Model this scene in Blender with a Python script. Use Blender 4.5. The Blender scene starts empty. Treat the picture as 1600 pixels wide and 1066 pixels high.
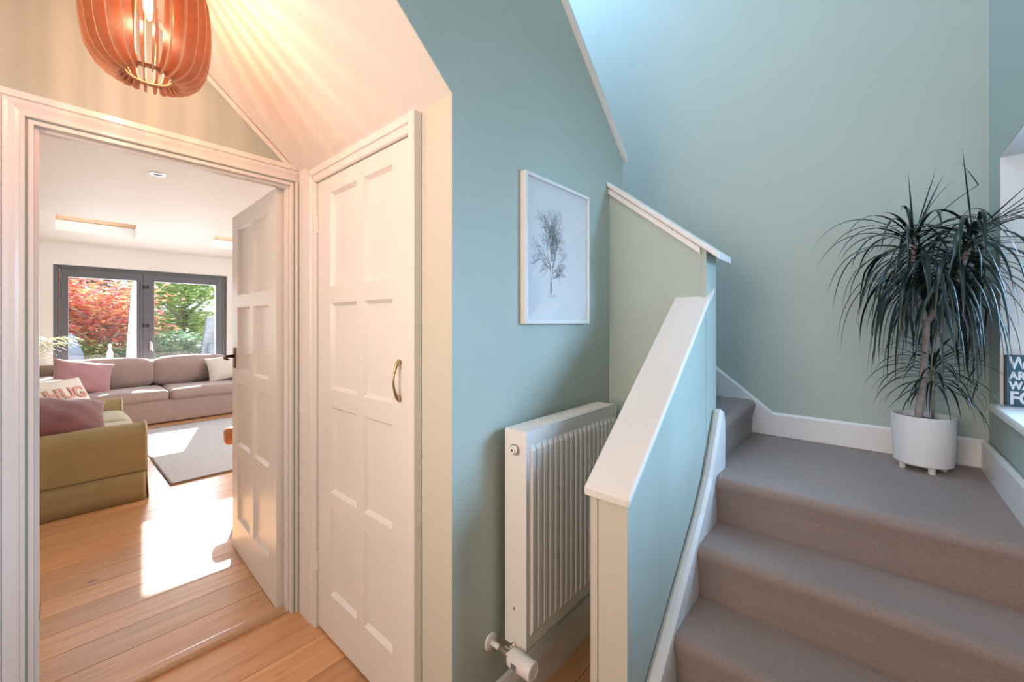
import bpy, bmesh, math, random
from mathutils import Vector, Matrix
R = math.radians
PI = math.pi
S = bpy.context.scene
COL = S.collection
random.seed(7)

# ------------------------------------------------------------------ camera, world, sun, large lights, exposure
cam = bpy.data.cameras.new('camera'); camo = bpy.data.objects.new('camera', cam); COL.objects.link(camo)
cam.sensor_fit = 'HORIZONTAL'; cam.sensor_width = 36.0
cam.lens = 36.0 * 641.23 / 1600
cam.shift_y = -(533 - 504.3) / 1600
cam.clip_start = 0.02; cam.clip_end = 200
camo.location = (0, 0, 1.35)
camo.rotation_euler = (R(90), 0, R(41.4176 - 90))
S.camera = camo

W = bpy.data.worlds.new('world'); S.world = W; W.use_nodes = True
bg = W.node_tree.nodes['Background']
bg.inputs[0].default_value = (0.80, 0.90, 1.0, 1); bg.inputs[1].default_value = 2.2

def light(name, kind, loc, energy, color, size=None, size_y=None, target=None, radius=None, angle=None):
    l = bpy.data.lights.new(name, kind); l.energy = energy; l.color = color
    if kind == 'AREA':
        l.shape = 'RECTANGLE'; l.size = size; l.size_y = size_y or size
    if radius is not None: l.shadow_soft_size = radius
    if angle is not None: l.angle = angle
    o = bpy.data.objects.new(name, l); COL.objects.link(o); o.location = loc
    if target is not None:
        o.rotation_euler = (Vector(target) - Vector(loc)).to_track_quat('-Z', 'Y').to_euler()
    return o
light('sun', 'SUN', (6, 14, 9), 22.0, (1.0, 0.95, 0.88), target=(6 - 1.326, 14 - 4.185, 9 - 2.75), angle=R(0.6))
# daylight arriving through the stair window, the landing window upstairs and the garden doors
light('stair_window_daylight', 'AREA', (3.0, -1.85, 1.95), 680, (0.82, 0.93, 1.0), 1.5, 1.3, (1.5, 0.5, 1.05))
light('landing_window_daylight', 'AREA', (1.55, 1.85, 4.6), 40, (0.36, 0.62, 1.0), 0.7, 0.7, (2.6, 1.55, 3.3))
light('hall_fill', 'AREA', (-1.24, 0.75, 1.55), 28, (1.0, 0.80, 0.67), 1.2, 1.8, (1.2, 0.75, 1.2)).data.spread = R(125)  # unseen warm fill added on the left to brighten the hall
light('french_door_daylight', 'AREA', (1.03, 8.52, 1.15), 90, (0.96, 0.97, 1.0), 1.9, 2.0, (1.03, 4.0, 1.0))
light('living_side_fill', 'AREA', (3.7, 4.6, 1.4), 80, (1.0, 0.95, 0.92), 2.4, 1.6, (0.0, 4.8, 1.3))  # added fill out of view, lifts the dim living room

S.view_settings.view_transform = 'Standard'
S.view_settings.look = 'None'
S.view_settings.exposure = 0.15
S.view_settings.gamma = 1.0
S.view_settings.use_curve_mapping = False

# ------------------------------------------------------------------ materials
def nt(m):
    m.use_nodes = True
    return m.node_tree, m.node_tree.nodes['Principled BSDF']
def mat(name, col, rough=0.5, metal=0.0, bump=0.0, bscale=200, var=0.0, vscale=6, coat=0.0, sheen=0.0, emit=None, estr=0, spec=0.5):
    m = bpy.data.materials.new(name); t, b = nt(m)
    b.inputs['Roughness'].default_value = rough; b.inputs['Metallic'].default_value = metal
    b.inputs['Base Color'].default_value = (*col, 1)
    b.inputs['Coat Weight'].default_value = coat; b.inputs['Sheen Weight'].default_value = sheen
    b.inputs['Specular IOR Level'].default_value = spec
    tc = t.nodes.new('ShaderNodeNewGeometry')
    if var:
        n = t.nodes.new('ShaderNodeTexNoise'); n.inputs['Scale'].default_value = vscale; n.inputs['Detail'].default_value = 4
        t.links.new(tc.outputs['Position'], n.inputs['Vector'])
        r = t.nodes.new('ShaderNodeValToRGB')
        r.color_ramp.elements[0].position = 0.3; r.color_ramp.elements[1].position = 0.7
        r.color_ramp.elements[0].color = (*[max(0, c * (1 - var)) for c in col], 1)
        r.color_ramp.elements[1].color = (*[min(1, c * (1 + var)) for c in col], 1)
        t.links.new(n.outputs['Fac'], r.inputs[0]); t.links.new(r.outputs[0], b.inputs['Base Color'])
    if bump:
        n = t.nodes.new('ShaderNodeTexNoise'); n.inputs['Scale'].default_value = bscale; n.inputs['Detail'].default_value = 3
        t.links.new(tc.outputs['Position'], n.inputs['Vector'])
        bp = t.nodes.new('ShaderNodeBump'); bp.inputs['Strength'].default_value = bump; bp.inputs['Distance'].default_value = 0.004
        t.links.new(n.outputs['Fac'], bp.inputs['Height']); t.links.new(bp.outputs[0], b.inputs['Normal'])
    if emit:
        b.inputs['Emission Color'].default_value = (*emit, 1); b.inputs['Emission Strength'].default_value = estr
    return m

def mat_pine(name, c0, c1, knots=True, rough=0.28):
    m = bpy.data.materials.new(name); t, b = nt(m)
    g = t.nodes.new('ShaderNodeNewGeometry'); oi = t.nodes.new('ShaderNodeObjectInfo')
    mp = t.nodes.new('ShaderNodeMapping'); mp.inputs['Scale'].default_value = (1.2, 16, 4)
    add = t.nodes.new('ShaderNodeVectorMath'); add.operation = 'ADD'
    mul = t.nodes.new('ShaderNodeVectorMath'); mul.operation = 'SCALE'; mul.inputs['Scale'].default_value = 9.0
    cb = t.nodes.new('ShaderNodeCombineXYZ')
    t.links.new(oi.outputs['Random'], cb.inputs[0]); t.links.new(oi.outputs['Random'], cb.inputs[2])
    t.links.new(cb.outputs[0], mul.inputs[0])
    t.links.new(g.outputs['Position'], add.inputs[0]); t.links.new(mul.outputs[0], add.inputs[1])
    t.links.new(add.outputs[0], mp.inputs['Vector'])
    n = t.nodes.new('ShaderNodeTexNoise'); n.inputs['Scale'].default_value = 2.2; n.inputs['Detail'].default_value = 6; n.inputs['Distortion'].default_value = 0.6
    t.links.new(mp.outputs[0], n.inputs['Vector'])
    r = t.nodes.new('ShaderNodeValToRGB'); r.color_ramp.elements[0].position = 0.28; r.color_ramp.elements[1].position = 0.72
    r.color_ramp.elements[0].color = (*c0, 1); r.color_ramp.elements[1].color = (*c1, 1)
    t.links.new(n.outputs['Fac'], r.inputs[0])
    hs = t.nodes.new('ShaderNodeHueSaturation')
    mr = t.nodes.new('ShaderNodeMapRange'); mr.inputs['To Min'].default_value = 0.82; mr.inputs['To Max'].default_value = 1.12
    t.links.new(oi.outputs['Random'], mr.inputs['Value']); t.links.new(mr.outputs[0], hs.inputs['Value'])
    t.links.new(r.outputs[0], hs.inputs['Color'])
    out = hs.outputs[0]
    if knots:
        mp2 = t.nodes.new('ShaderNodeMapping'); mp2.inputs['Scale'].default_value = (1.6, 4.2, 1)
        t.links.new(add.outputs[0], mp2.inputs['Vector'])
        v = t.nodes.new('ShaderNodeTexVoronoi'); v.inputs['Scale'].default_value = 1.5
        t.links.new(mp2.outputs[0], v.inputs['Vector'])
        kr = t.nodes.new('ShaderNodeValToRGB'); kr.color_ramp.elements[0].position = 0.035; kr.color_ramp.elements[1].position = 0.09
        kr.color_ramp.elements[0].color = (1, 1, 1, 1); kr.color_ramp.elements[1].color = (0, 0, 0, 1)
        t.links.new(v.outputs['Distance'], kr.inputs[0])
        mx = t.nodes.new('ShaderNodeMix'); mx.data_type = 'RGBA'
        mx.inputs['B'].default_value = (0.10, 0.035, 0.015, 1)
        t.links.new(kr.outputs[0], mx.inputs['Factor']); t.links.new(out, mx.inputs['A'])
        out = mx.outputs['Result']
    t.links.new(out, b.inputs['Base Color'])
    b.inputs['Roughness'].default_value = rough; b.inputs['Coat Weight'].default_value = 0.9; b.inputs['Coat Roughness'].default_value = 0.28
    bp = t.nodes.new('ShaderNodeBump'); bp.inputs['Strength'].default_value = 0.12; bp.inputs['Distance'].default_value = 0.002
    t.links.new(n.outputs['Fac'], bp.inputs['Height']); t.links.new(bp.outputs[0], b.inputs['Normal'])
    return m

def mat_leaf(name, cols, rough=0.5, trans=0.35):
    m = bpy.data.materials.new(name); t, b = nt(m)
    g = t.nodes.new('ShaderNodeNewGeometry')
    r = t.nodes.new('ShaderNodeValToRGB'); r.color_ramp.interpolation = 'CONSTANT'
    while len(r.color_ramp.elements) < len(cols): r.color_ramp.elements.new(0.5)
    for i, c in enumerate(cols):
        r.color_ramp.elements[i].position = i / len(cols); r.color_ramp.elements[i].color = (*c, 1)
    t.links.new(g.outputs['Random Per Island'], r.inputs[0]); t.links.new(r.outputs[0], b.inputs['Base Color'])
    b.inputs['Roughness'].default_value = rough
    tr = t.nodes.new('ShaderNodeBsdfTranslucent'); t.links.new(r.outputs[0], tr.inputs[0])
    mx = t.nodes.new('ShaderNodeMixShader'); mx.inputs[0].default_value = trans
    t.links.new(b.outputs[0], mx.inputs[1]); t.links.new(tr.outputs[0], mx.inputs[2])
    t.links.new(mx.outputs[0], t.nodes['Material Output'].inputs[0])
    return m
def mat_glass(name, tint=(1, 1, 1), gl=0.06):
    m = bpy.data.materials.new(name); m.use_nodes = True; t = m.node_tree
    for n in list(t.nodes):
        if n.type == 'BSDF_PRINCIPLED': t.nodes.remove(n)
    a = t.nodes.new('ShaderNodeBsdfTransparent'); a.inputs[0].default_value = (*tint, 1)
    g = t.nodes.new('ShaderNodeBsdfGlossy'); g.inputs['Roughness'].default_value = 0.02
    mx = t.nodes.new('ShaderNodeMixShader'); mx.inputs[0].default_value = gl
    t.links.new(a.outputs[0], mx.inputs[1]); t.links.new(g.outputs[0], mx.inputs[2])
    t.links.new(mx.outputs[0], t.nodes['Material Output'].inputs[0])
    return m

SAGE = mat('sage_paint', (0.455, 0.53, 0.485), 0.6, bump=0.04, bscale=260, var=0.015)
CREAM = mat('cream_paint', (0.66, 0.635, 0.55), 0.55, bump=0.04, bscale=260)
WHITEWALL = mat('white_wall_paint', (0.82, 0.80, 0.77), 0.6, bump=0.03, bscale=220)
SOFFITP = mat('soffit_paint', (0.84, 0.81, 0.78), 0.6, bump=0.03, bscale=220)
GLOSS = mat('white_gloss_paint', (0.83, 0.81, 0.79), 0.28, bump=0.03, bscale=60)
GLOSSW = mat('white_satin_trim', (0.84, 0.82, 0.81), 0.35)
CARPET = mat('taupe_carpet', (0.335, 0.262, 0.240), 0.95, bump=0.8, bscale=420, var=0.10, vscale=160, sheen=0.25, spec=0.1)
PINE = mat_pine('pine_boards', (0.56, 0.27, 0.115), (0.74, 0.42, 0.20))
PINETRIM = mat_pine('pine_trim', (0.56, 0.30, 0.15), (0.70, 0.42, 0.24), knots=False)
DARKGAP = mat('dark_subfloor', (0.05, 0.03, 0.02), 0.9)
DARK = mat('cupboard_dark', (0.05, 0.045, 0.04), 0.9)
RADW = mat('radiator_enamel', (0.84, 0.82, 0.80), 0.25)
CHROME = mat('satin_nickel', (0.62, 0.55, 0.47), 0.28, metal=1.0)
BRASS = mat('aged_brass', (0.52, 0.40, 0.22), 0.35, metal=1.0)
BRONZE = mat('dark_bronze', (0.13, 0.08, 0.05), 0.4, metal=1.0)
PLASTIC = mat('white_plastic', (0.82, 0.80, 0.79), 0.35)
GREYPL = mat('grey_plastic', (0.20, 0.19, 0.19), 0.4)
PAPER = mat('art_paper', (0.80, 0.80, 0.83), 0.5)
INK = mat('print_ink', (0.035, 0.035, 0.045), 0.7)
INKG = mat('print_ink_grey', (0.09, 0.09, 0.11), 0.7)
SNOWG = mat('print_pale_grey', (0.66, 0.66, 0.69), 0.7)
PANE = mat_glass('window_glass', (0.97, 0.99, 1.0), 0.05)
DIMPANE = mat_glass('dimming_glass', (0.42, 0.50, 0.58), 0.08)  # clear pane with an added dark tint to hold daylight off the reveal
PICGLASS = mat_glass('picture_glass', (1, 1, 1), 0.06)
PLY = mat('copper_birch_ply', (0.66, 0.33, 0.18), 0.55, var=0.08, vscale=30)
BULBG = mat('bulb_glow', (1, 0.9, 0.75), 0.3, emit=(1.0, 0.78, 0.5), estr=14)
BULBGL = mat_glass('bulb_glass', (1.0, 0.93, 0.85), 0.12)
CORD = mat('lamp_cord', (0.75, 0.72, 0.68), 0.6)
LEAF = mat('dracaena_leaf', (0.010, 0.021, 0.015), 0.28, var=0.35, vscale=9)
BARK = mat('dracaena_bark', (0.30, 0.25, 0.22), 0.8, bump=0.6, bscale=90, var=0.3, vscale=40)
SOIL = mat('potting_soil', (0.035, 0.022, 0.018), 0.95, bump=0.8, bscale=150)
POT = mat('matt_white_ceramic', (0.80, 0.79, 0.79), 0.6)
SIGNB = mat('sign_navy', (0.035, 0.105, 0.155), 0.55, var=0.2, vscale=60)
SIGNW = mat('sign_white', (0.78, 0.80, 0.83), 0.55)
SIGNE = mat('sign_edge', (0.03, 0.03, 0.035), 0.6)
ANTH = mat('anthracite_frame', (0.125, 0.13, 0.15), 0.4)
BLACK = mat('black_latch', (0.012, 0.012, 0.012), 0.4)
SILVER = mat('brushed_steel', (0.72, 0.70, 0.70), 0.3, metal=1.0)
MAUVE = mat('mauve_grey_upholstery', (0.36, 0.27, 0.255), 0.9, bump=0.25, bscale=260, var=0.06, vscale=10, sheen=0.3)
OLIVE = mat('olive_upholstery', (0.34, 0.275, 0.135), 0.9, bump=0.25, bscale=260, var=0.05, vscale=8, sheen=0.2)
OLIVEL = mat('sage_olive_seat', (0.42, 0.385, 0.27), 0.9, bump=0.25, bscale=260, var=0.05, vscale=8, sheen=0.2)
PIPING = mat('cream_piping', (0.62, 0.56, 0.44), 0.8)
PINKC = mat('dusty_pink_cushion', (0.42, 0.215, 0.245), 0.75, bump=0.5, bscale=30, var=0.10, vscale=8, sheen=0.5)
PLUMC = mat('plum_cushion', (0.17, 0.055, 0.062), 0.7, bump=0.5, bscale=30, var=0.10, vscale=8, sheen=0.5)
CREAMC = mat('cream_cushion', (0.74, 0.70, 0.66), 0.85, bump=0.3, bscale=120, var=0.04)
PINKLET = mat('printed_pink', (0.62, 0.33, 0.29), 0.85)
GREYLET = mat('printed_grey', (0.33, 0.31, 0.30), 0.85)
RUGM = mat('silver_rug', (0.50, 0.505, 0.53), 0.95, bump=1.0, bscale=55, var=0.10, vscale=45)
RUGE = mat('rug_binding', (0.20, 0.18, 0.17), 0.9)
LEATHER = mat('tan_leather', (0.55, 0.20, 0.085), 0.35, bump=0.15, bscale=160, var=0.08)
GRASS = mat('lawn', (0.16, 0.24, 0.07), 0.95, bump=0.6, bscale=60, var=0.3, vscale=9)
PATIO = mat('pale_paving', (0.50, 0.47, 0.43), 0.85, var=0.08, vscale=4)
FENCEM = mat('fence_wood', (0.30, 0.27, 0.25), 0.85, var=0.15, vscale=14)
RATTAN = mat('grey_rattan', (0.32, 0.31, 0.32), 0.8, bump=0.5, bscale=80)
OUTC = mat('pale_outdoor_cushion', (0.62, 0.60, 0.60), 0.85)
PARASOL = mat('parasol_cloth', (0.70, 0.67, 0.72), 0.85)
COVER = mat('blue_grey_cover', (0.16, 0.19, 0.26), 0.7, var=0.1)
SLATE = mat('blue_slate', (0.16, 0.18, 0.22), 0.45, bump=0.6, bscale=14, var=0.3, vscale=10)
TRUNK = mat('tree_bark', (0.20, 0.16, 0.13), 0.9, bump=0.5, bscale=40, var=0.2)
ORN = mat('ornament_stone', (0.66, 0.63, 0.58), 0.7)
MAPLE = mat_leaf('maple_leaf', [(0.78, 0.20, 0.13), (0.85, 0.34, 0.16), (0.70, 0.20, 0.22), (0.85, 0.48, 0.22), (0.62, 0.17, 0.19), (0.72, 0.55, 0.28)])
GREENL = mat_leaf('green_leaf', [(0.34, 0.48, 0.14), (0.46, 0.58, 0.18), (0.24, 0.38, 0.15), (0.58, 0.66, 0.24)])
YELLOWL = mat_leaf('yellow_leaf', [(0.60, 0.52, 0.06), (0.50, 0.50, 0.08), (0.68, 0.58, 0.10)])
TEALL = mat_leaf('blue_green_leaf', [(0.18, 0.32, 0.24), (0.27, 0.42, 0.31), (0.20, 0.34, 0.19), (0.38, 0.50, 0.36)])
PALM = mat_leaf('palm_leaf', [(0.40, 0.45, 0.10), (0.55, 0.55, 0.16), (0.25, 0.33, 0.08)])
TERRA = mat('basket_brown', (0.30, 0.18, 0.10), 0.85, bump=0.5, bscale=60)
VINYL = mat('roof_tile', (0.20, 0.12, 0.09), 0.8)

# ------------------------------------------------------------------ mesh helpers
class MB:
    def __init__(s): s.v = []; s.f = []
    def add(s, vs, fs):
        n = len(s.v); s.v += [tuple(v) for v in vs]; s.f += [tuple(i + n for i in f) for f in fs]; return s
    def box(s, x0, x1, y0, y1, z0, z1):
        x0, x1 = sorted((x0, x1)); y0, y1 = sorted((y0, y1)); z0, z1 = sorted((z0, z1))
        return s.add([(x0, y0, z0), (x1, y0, z0), (x1, y1, z0), (x0, y1, z0), (x0, y0, z1), (x1, y0, z1), (x1, y1, z1), (x0, y1, z1)],
                     [(0, 3, 2, 1), (4, 5, 6, 7), (0, 1, 5, 4), (1, 2, 6, 5), (2, 3, 7, 6), (3, 0, 4, 7)])
    def prism(s, poly, axis, a, b):
        # poly: 2-D points in the other two axes, in the order x,y,z without axis
        n = len(poly)
        def P(p, t):
            q = list(p); q.insert('xyz'.index(axis), t); return tuple(q)
        vs = [P(p, a) for p in poly] + [P(p, b) for p in poly]
        fs = [tuple(range(n)), tuple(range(2 * n - 1, n - 1, -1))]
        fs += [(i, i + n, (i + 1) % n + n, (i + 1) % n) for i in range(n)]
        return s.add(vs, fs)
    def lathe(s, prof, seg=24, c=(0, 0, 0), axis='z', cap=True):
        vs = []; fs = []
        for (r, h) in prof:
            for k in range(seg):
                a = 2 * PI * k / seg; p = (r * math.cos(a), r * math.sin(a), h)
                if axis == 'y': p = (p[0], p[2], p[1])
                if axis == 'x': p = (p[2], p[0], p[1])
                vs.append((p[0] + c[0], p[1] + c[1], p[2] + c[2]))
        m = len(prof)
        for i in range(m - 1):
            for k in range(seg):
                fs.append((i * seg + k, i * seg + (k + 1) % seg, (i + 1) * seg + (k + 1) % seg, (i + 1) * seg + k))
        if cap:
            if prof[0][0] > 1e-6: fs.append(tuple(range(seg - 1, -1, -1)))
            if prof[-1][0] > 1e-6: fs.append(tuple((m - 1) * seg + k for k in range(seg)))
        return s.add(vs, fs)
    def tube(s, pts, rad, seg=8):
        pts = [Vector(p) for p in pts]; n = len(pts)
        if not hasattr(rad, '__len__'): rad = [rad] * n
        vs = []; fs = []; up = None
        for i, p in enumerate(pts):
            d = (pts[min(i + 1, n - 1)] - pts[max(i - 1, 0)]).normalized()
            if up is None: up = Vector((0, 0, 1)) if abs(d.z) < 0.9 else Vector((1, 0, 0))
            a = d.cross(up).normalized(); b = a.cross(d).normalized(); up = b
            for k in range(seg):
                t = 2 * PI * k / seg; vs.append(p + (a * math.cos(t) + b * math.sin(t)) * rad[i])
        for i in range(n - 1):
            for k in range(seg):
                fs.append((i * seg + k, i * seg + (k + 1) % seg, (i + 1) * seg + (k + 1) % seg, (i + 1) * seg + k))
        fs.append(tuple(range(seg - 1, -1, -1))); fs.append(tuple((n - 1) * seg + k for k in range(seg)))
        return s.add(vs, fs)
    def grid(s, fn, nu, nv):
        vs = [fn(i / nu, j / nv) for j in range(nv + 1) for i in range(nu + 1)]
        fs = [(j * (nu + 1) + i, j * (nu + 1) + i + 1, (j + 1) * (nu + 1) + i + 1, (j + 1) * (nu + 1) + i) for j in range(nv) for i in range(nu)]
        return s.add(vs, fs)
    def rbox(s, c, h, r, n=8, fn=None):
        # rounded box about c with half sizes h
        for ax in range(3):
            for sg in (-1, 1):
                def P(u, v):
                    p = [0, 0, 0]; p[ax] = sg; p[(ax + 1) % 3] = (2 * u - 1) * sg; p[(ax + 2) % 3] = 2 * v - 1
                    q = Vector((math.copysign(abs(p[0]) ** .6, p[0]) * h[0], math.copysign(abs(p[1]) ** .6, p[1]) * h[1], math.copysign(abs(p[2]) ** .6, p[2]) * h[2]))
                    k = Vector((max(-h[0] + r, min(h[0] - r, q.x)), max(-h[1] + r, min(h[1] - r, q.y)), max(-h[2] + r, min(h[2] - r, q.z))))
                    d = q - k
                    if d.length > 1e-9: q = k + d.normalized() * r
                    if fn: q = fn(q)
                    return tuple(q + Vector(c))
                s.grid(P, n, n)
        return s
    def cushion(s, w, h, t, n=14, ruck=0.0, seed=0):
        # soft square cushion in local XZ, thickness along y, base corner pinch
        rnd = random.Random(seed); ph = [rnd.uniform(0, 6) for _ in range(6)]
        for sg in (-1, 1):
            def P(u, v):
                a = 2 * u - 1; b = 2 * v - 1
                a = math.sin(a * PI / 2); b = math.sin(b * PI / 2)
                e = max(0, (1 - a ** 2)) ** .45 * max(0, (1 - b ** 2)) ** .45
                pin = 1 - 0.09 * (1 - a * a) * abs(b) ** 3; pin2 = 1 - 0.09 * (1 - b * b) * abs(a) ** 3
                y = sg * t / 2 * e + ruck * e * math.sin(7 * a + ph[0] + 3 * b) * math.sin(5 * b + ph[1])
                return (a * w / 2 * pin2 * (1 if sg > 0 else 1), y, b * h / 2 * pin)
            if sg < 0: s.grid(P, n, n)
            else: s.grid(lambda u, v: P(1 - u, v), n, n)
        return s
    def build(s, name, m, parent=None, smooth=False, bevel=0, seg=2, weld=False, loc=None, rot=None):
        me = bpy.data.meshes.new(name); me.from_pydata(s.v, [], s.f); me.update()
        bm = bmesh.new(); bm.from_mesh(me)
        if weld: bmesh.ops.remove_doubles(bm, verts=bm.verts, dist=1e-5)
        bmesh.ops.recalc_face_normals(bm, faces=bm.faces)
        bm.to_mesh(me); bm.free()
        return link(name, me, m, parent, smooth, bevel, seg, loc, rot)

def link(name, me, m=None, parent=None, smooth=False, bevel=0, seg=2, loc=None, rot=None):
    o = bpy.data.objects.new(name, me); COL.objects.link(o)
    if m is not None and not me.materials: me.materials.append(m)
    if smooth:
        for p in me.polygons: p.use_smooth = True
    if bevel:
        b = o.modifiers.new('bevel', 'BEVEL'); b.width = bevel; b.segments = seg; b.limit_method = 'ANGLE'; b.angle_limit = R(40)
    if parent is not None: o.parent = parent
    if loc is not None: o.location = loc
    if rot is not None: o.rotation_euler = rot
    return o
def thing(name, label, cat, loc=(0, 0, 0), rot=(0, 0, 0), group=None):
    o = bpy.data.objects.new(name, None); COL.objects.link(o); o.empty_display_size = 0.1
    o.location = loc; o.rotation_euler = rot
    return tag(o, label, cat, group)
def tag(o, label, cat, group=None):
    o['label'] = label; o['category'] = cat
    if group: o['group'] = group
    return o
def struct(o, label=None, cat=None):
    o['kind'] = 'structure'
    if label: o['label'] = label
    if cat: o['category'] = cat
    return o
def structroot(name, label, cat, loc=(0, 0, 0), rot=(0, 0, 0)):
    o = bpy.data.objects.new(name, None); COL.objects.link(o); o.location = loc; o.rotation_euler = rot
    return struct(o, label, cat)
def box(name, m, x0, x1, y0, y1, z0, z1, parent=None, bevel=0, seg=2):
    return MB().box(x0, x1, y0, y1, z0, z1).build(name, m, parent, bevel=bevel, seg=seg)
def end_paint(o, m):
    # the narrow end faces turned to the hall are painted cream
    o.data.materials.append(m)
    for p in o.data.polygons:
        if p.normal.x < -0.95: p.material_index = 1
    return o
def text_mesh(name, body, size, m, parent, mtx, depth=0.0006, fat=0.0, sx=1.0):
    cu = bpy.data.curves.new(name, 'FONT'); cu.body = body; cu.size = size; cu.extrude = depth; cu.offset = fat
    to = bpy.data.objects.new(name, cu); COL.objects.link(to)
    bpy.context.view_layer.update()
    me = bpy.data.meshes.new_from_object(to.evaluated_get(bpy.context.evaluated_depsgraph_get()))
    bpy.data.objects.remove(to)
    for v in me.vertices: v.co = mtx @ Vector((v.co.x * sx, v.co.y, v.co.z))
    me.materials.clear()
    return link(name, me, m, parent)

# ------------------------------------------------------------------ the setting: hall
FT = 2.03            # wall with the living room doorway (hall face)
xB, yC = 0.80, 0.945 # cupboard wall, stair-side wall
SL = 0.88            # soffit slope
def soff(x): return 2.035 + SL * (xB - x)

# floors ------------------------------------------------------------
fl = structroot('floor', 'honey pine board floor running through hall and living room', 'floor')
sub = box('subfloor', DARKGAP, -1.3, 2.6, -1.7, 2.06, -0.06, -0.022, fl)
y = -1.62; k = 0
edges = [2.055 - 0.265]
ys = [2.055, 1.79]
while ys[-1] > -1.6: ys.append(ys[-1] - 0.19)
for i in range(len(ys) - 1):
    a, b = ys[i + 1] + 0.0012, ys[i] - 0.0012
    x1 = xB + 0.05 if (a > yC) else 1.78
    cut = random.uniform(-0.8, -0.2)
    box('floor_board', PINE, -1.3, cut - 0.001, a, b, -0.022, 0, fl, bevel=0.0015, seg=1)
    box('floor_board', PINE, cut + 0.001, x1, a, b, -0.022, 0, fl, bevel=0.0015, seg=1)
sub2 = box('subfloor', DARKGAP, -1.9, 3.9, 2.06, 8.3, -0.06, -0.012, fl)
y = 2.115
while y < 8.2:
    w = 0.175; b = min(y + w, 8.25)
    c1 = random.uniform(-1.0, 0.2); c2 = c1 + random.uniform(1.6, 2.6)
    for (u, v) in ((-1.8, c1), (c1, c2), (c2, 3.8)):
        box('floor_board', PINE, u + 0.001, v - 0.001, y + 0.001, b - 0.001, -0.012, 0.010, fl, bevel=0.0015, seg=1)
    y += w
th = MB().prism([(2.045, -0.02), (2.045, 0.006), (2.050, 0.014), (2.062, 0.018), (2.10, 0.018), (2.115, 0.012), (2.115, -0.02)], 'x', -0.035, 0.757)
tho = th.build('door_threshold', PINETRIM, fl, smooth=False); tho['label'] = 'rounded pine threshold bar in the doorway'

# living room doorway wall
wa = MB()
OX0, OX1, OZ = -0.040, 0.760, 2.0
wa.box(-1.3, OX0, FT, FT + 0.085, 0, 2.80)
wa.box(OX0, OX1, FT, FT + 0.085, OZ, 2.80)
wa.box(OX1, xB + 0.12, FT, FT + 0.085, 0, 2.80)
wall_back = struct(wa.build('wall_back', SAGE), 'sage painted wall above and around living room doorway', 'wall')
# cupboard wall
wb = MB()
DY0, DY1, DZ = 1.130, 1.852, 1.972
wb.box(xB, xB + 0.10, yC + 0.1, DY0, 0, 2.035)
wb.box(xB, xB + 0.10, DY0, DY1, DZ, 2.035)
wb.box(xB, xB + 0.10, DY1, FT, 0, 2.035)
wall_cup = struct(wb.build('wall_cupboard', CREAM), 'narrow painted wall holding the understairs cupboard door', 'wall')
struct(box('wall_cupboard_inside', DARK, xB + 0.45, xB + 0.47, yC + 0.1, FT, 0, 2.0))
# stair-side wall (under the upper flight), outline in x-z
capx, capz, caps = 1.905, 2.185, 0.885
poly = [(xB, 0), (1.905, 0), (1.905, capz), (-0.06, capz + caps * (1.905 + 0.06)), (-0.06, soff(-0.06) + 0.004), (xB, soff(xB) + 0.004)]
wall_c = struct(end_paint(MB().prism(poly, 'y', yC, yC + 0.10).build('wall_stair_side', SAGE), CREAM), 'sage green wall under upper flight behind radiator and tree print', 'wall')
# soffit
so = MB().prism([(xB, soff(xB)), (-0.06, soff(-0.06)), (-0.06, soff(-0.06) + 0.05), (xB, soff(xB) + 0.05)], 'y', yC + 0.0015, FT)
struct(so.build('ceiling_soffit', SOFFITP), 'white sloping plaster soffit below the upper stair flight', 'ceiling')
struct(MB().prism([(xB, soff(xB) - 0.004), (-0.06, soff(-0.06) - 0.004), (-0.06, soff(-0.06) - 0.028), (xB, soff(xB) - 0.028)], 'y', FT - 0.016, FT).build('trim_1', SOFFITP, bevel=0.004), 'white bead along soffit where it meets the doorway wall', 'trim')
struct(box('ceiling', WHITEWALL, -1.3, -0.05, -1.7, FT + 0.085, 2.7565, 2.80), 'white hall ceiling', 'ceiling')
struct(box('wall_left', SAGE, -1.40, -1.30, -1.7, FT + 0.085, 0, 2.80), 'sage painted left wall of the hall', 'wall')

struct(box('wall_rear', SAGE, -1.40, 0.45, -1.80, -1.70, 0, 5.0))
struct(box('wall_hall_right', SAGE, 0.35, 0.45, -1.70, -0.661, 0, 5.0))
struct(box('ceiling_hall', WHITEWALL, -0.05, 0.34, -1.7, 0.94, 2.7565, 2.80))
# sloping caps ----------------------------------------------------
cc = MB().prism([(1.928, capz - 0.020 - 0.010), (1.928, capz - 0.020 + 0.022), (-0.06, capz + caps * (1.905 + 0.06) + 0.022), (-0.06, capz + caps * (1.905 + 0.06) - 0.010)], 'y', yC - 0.020, yC + 0.115)
struct(cc.build('trim_2', GLOSSW, bevel=0.004), 'white sloping cap on the tall stair-side wall', 'trim')

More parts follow.
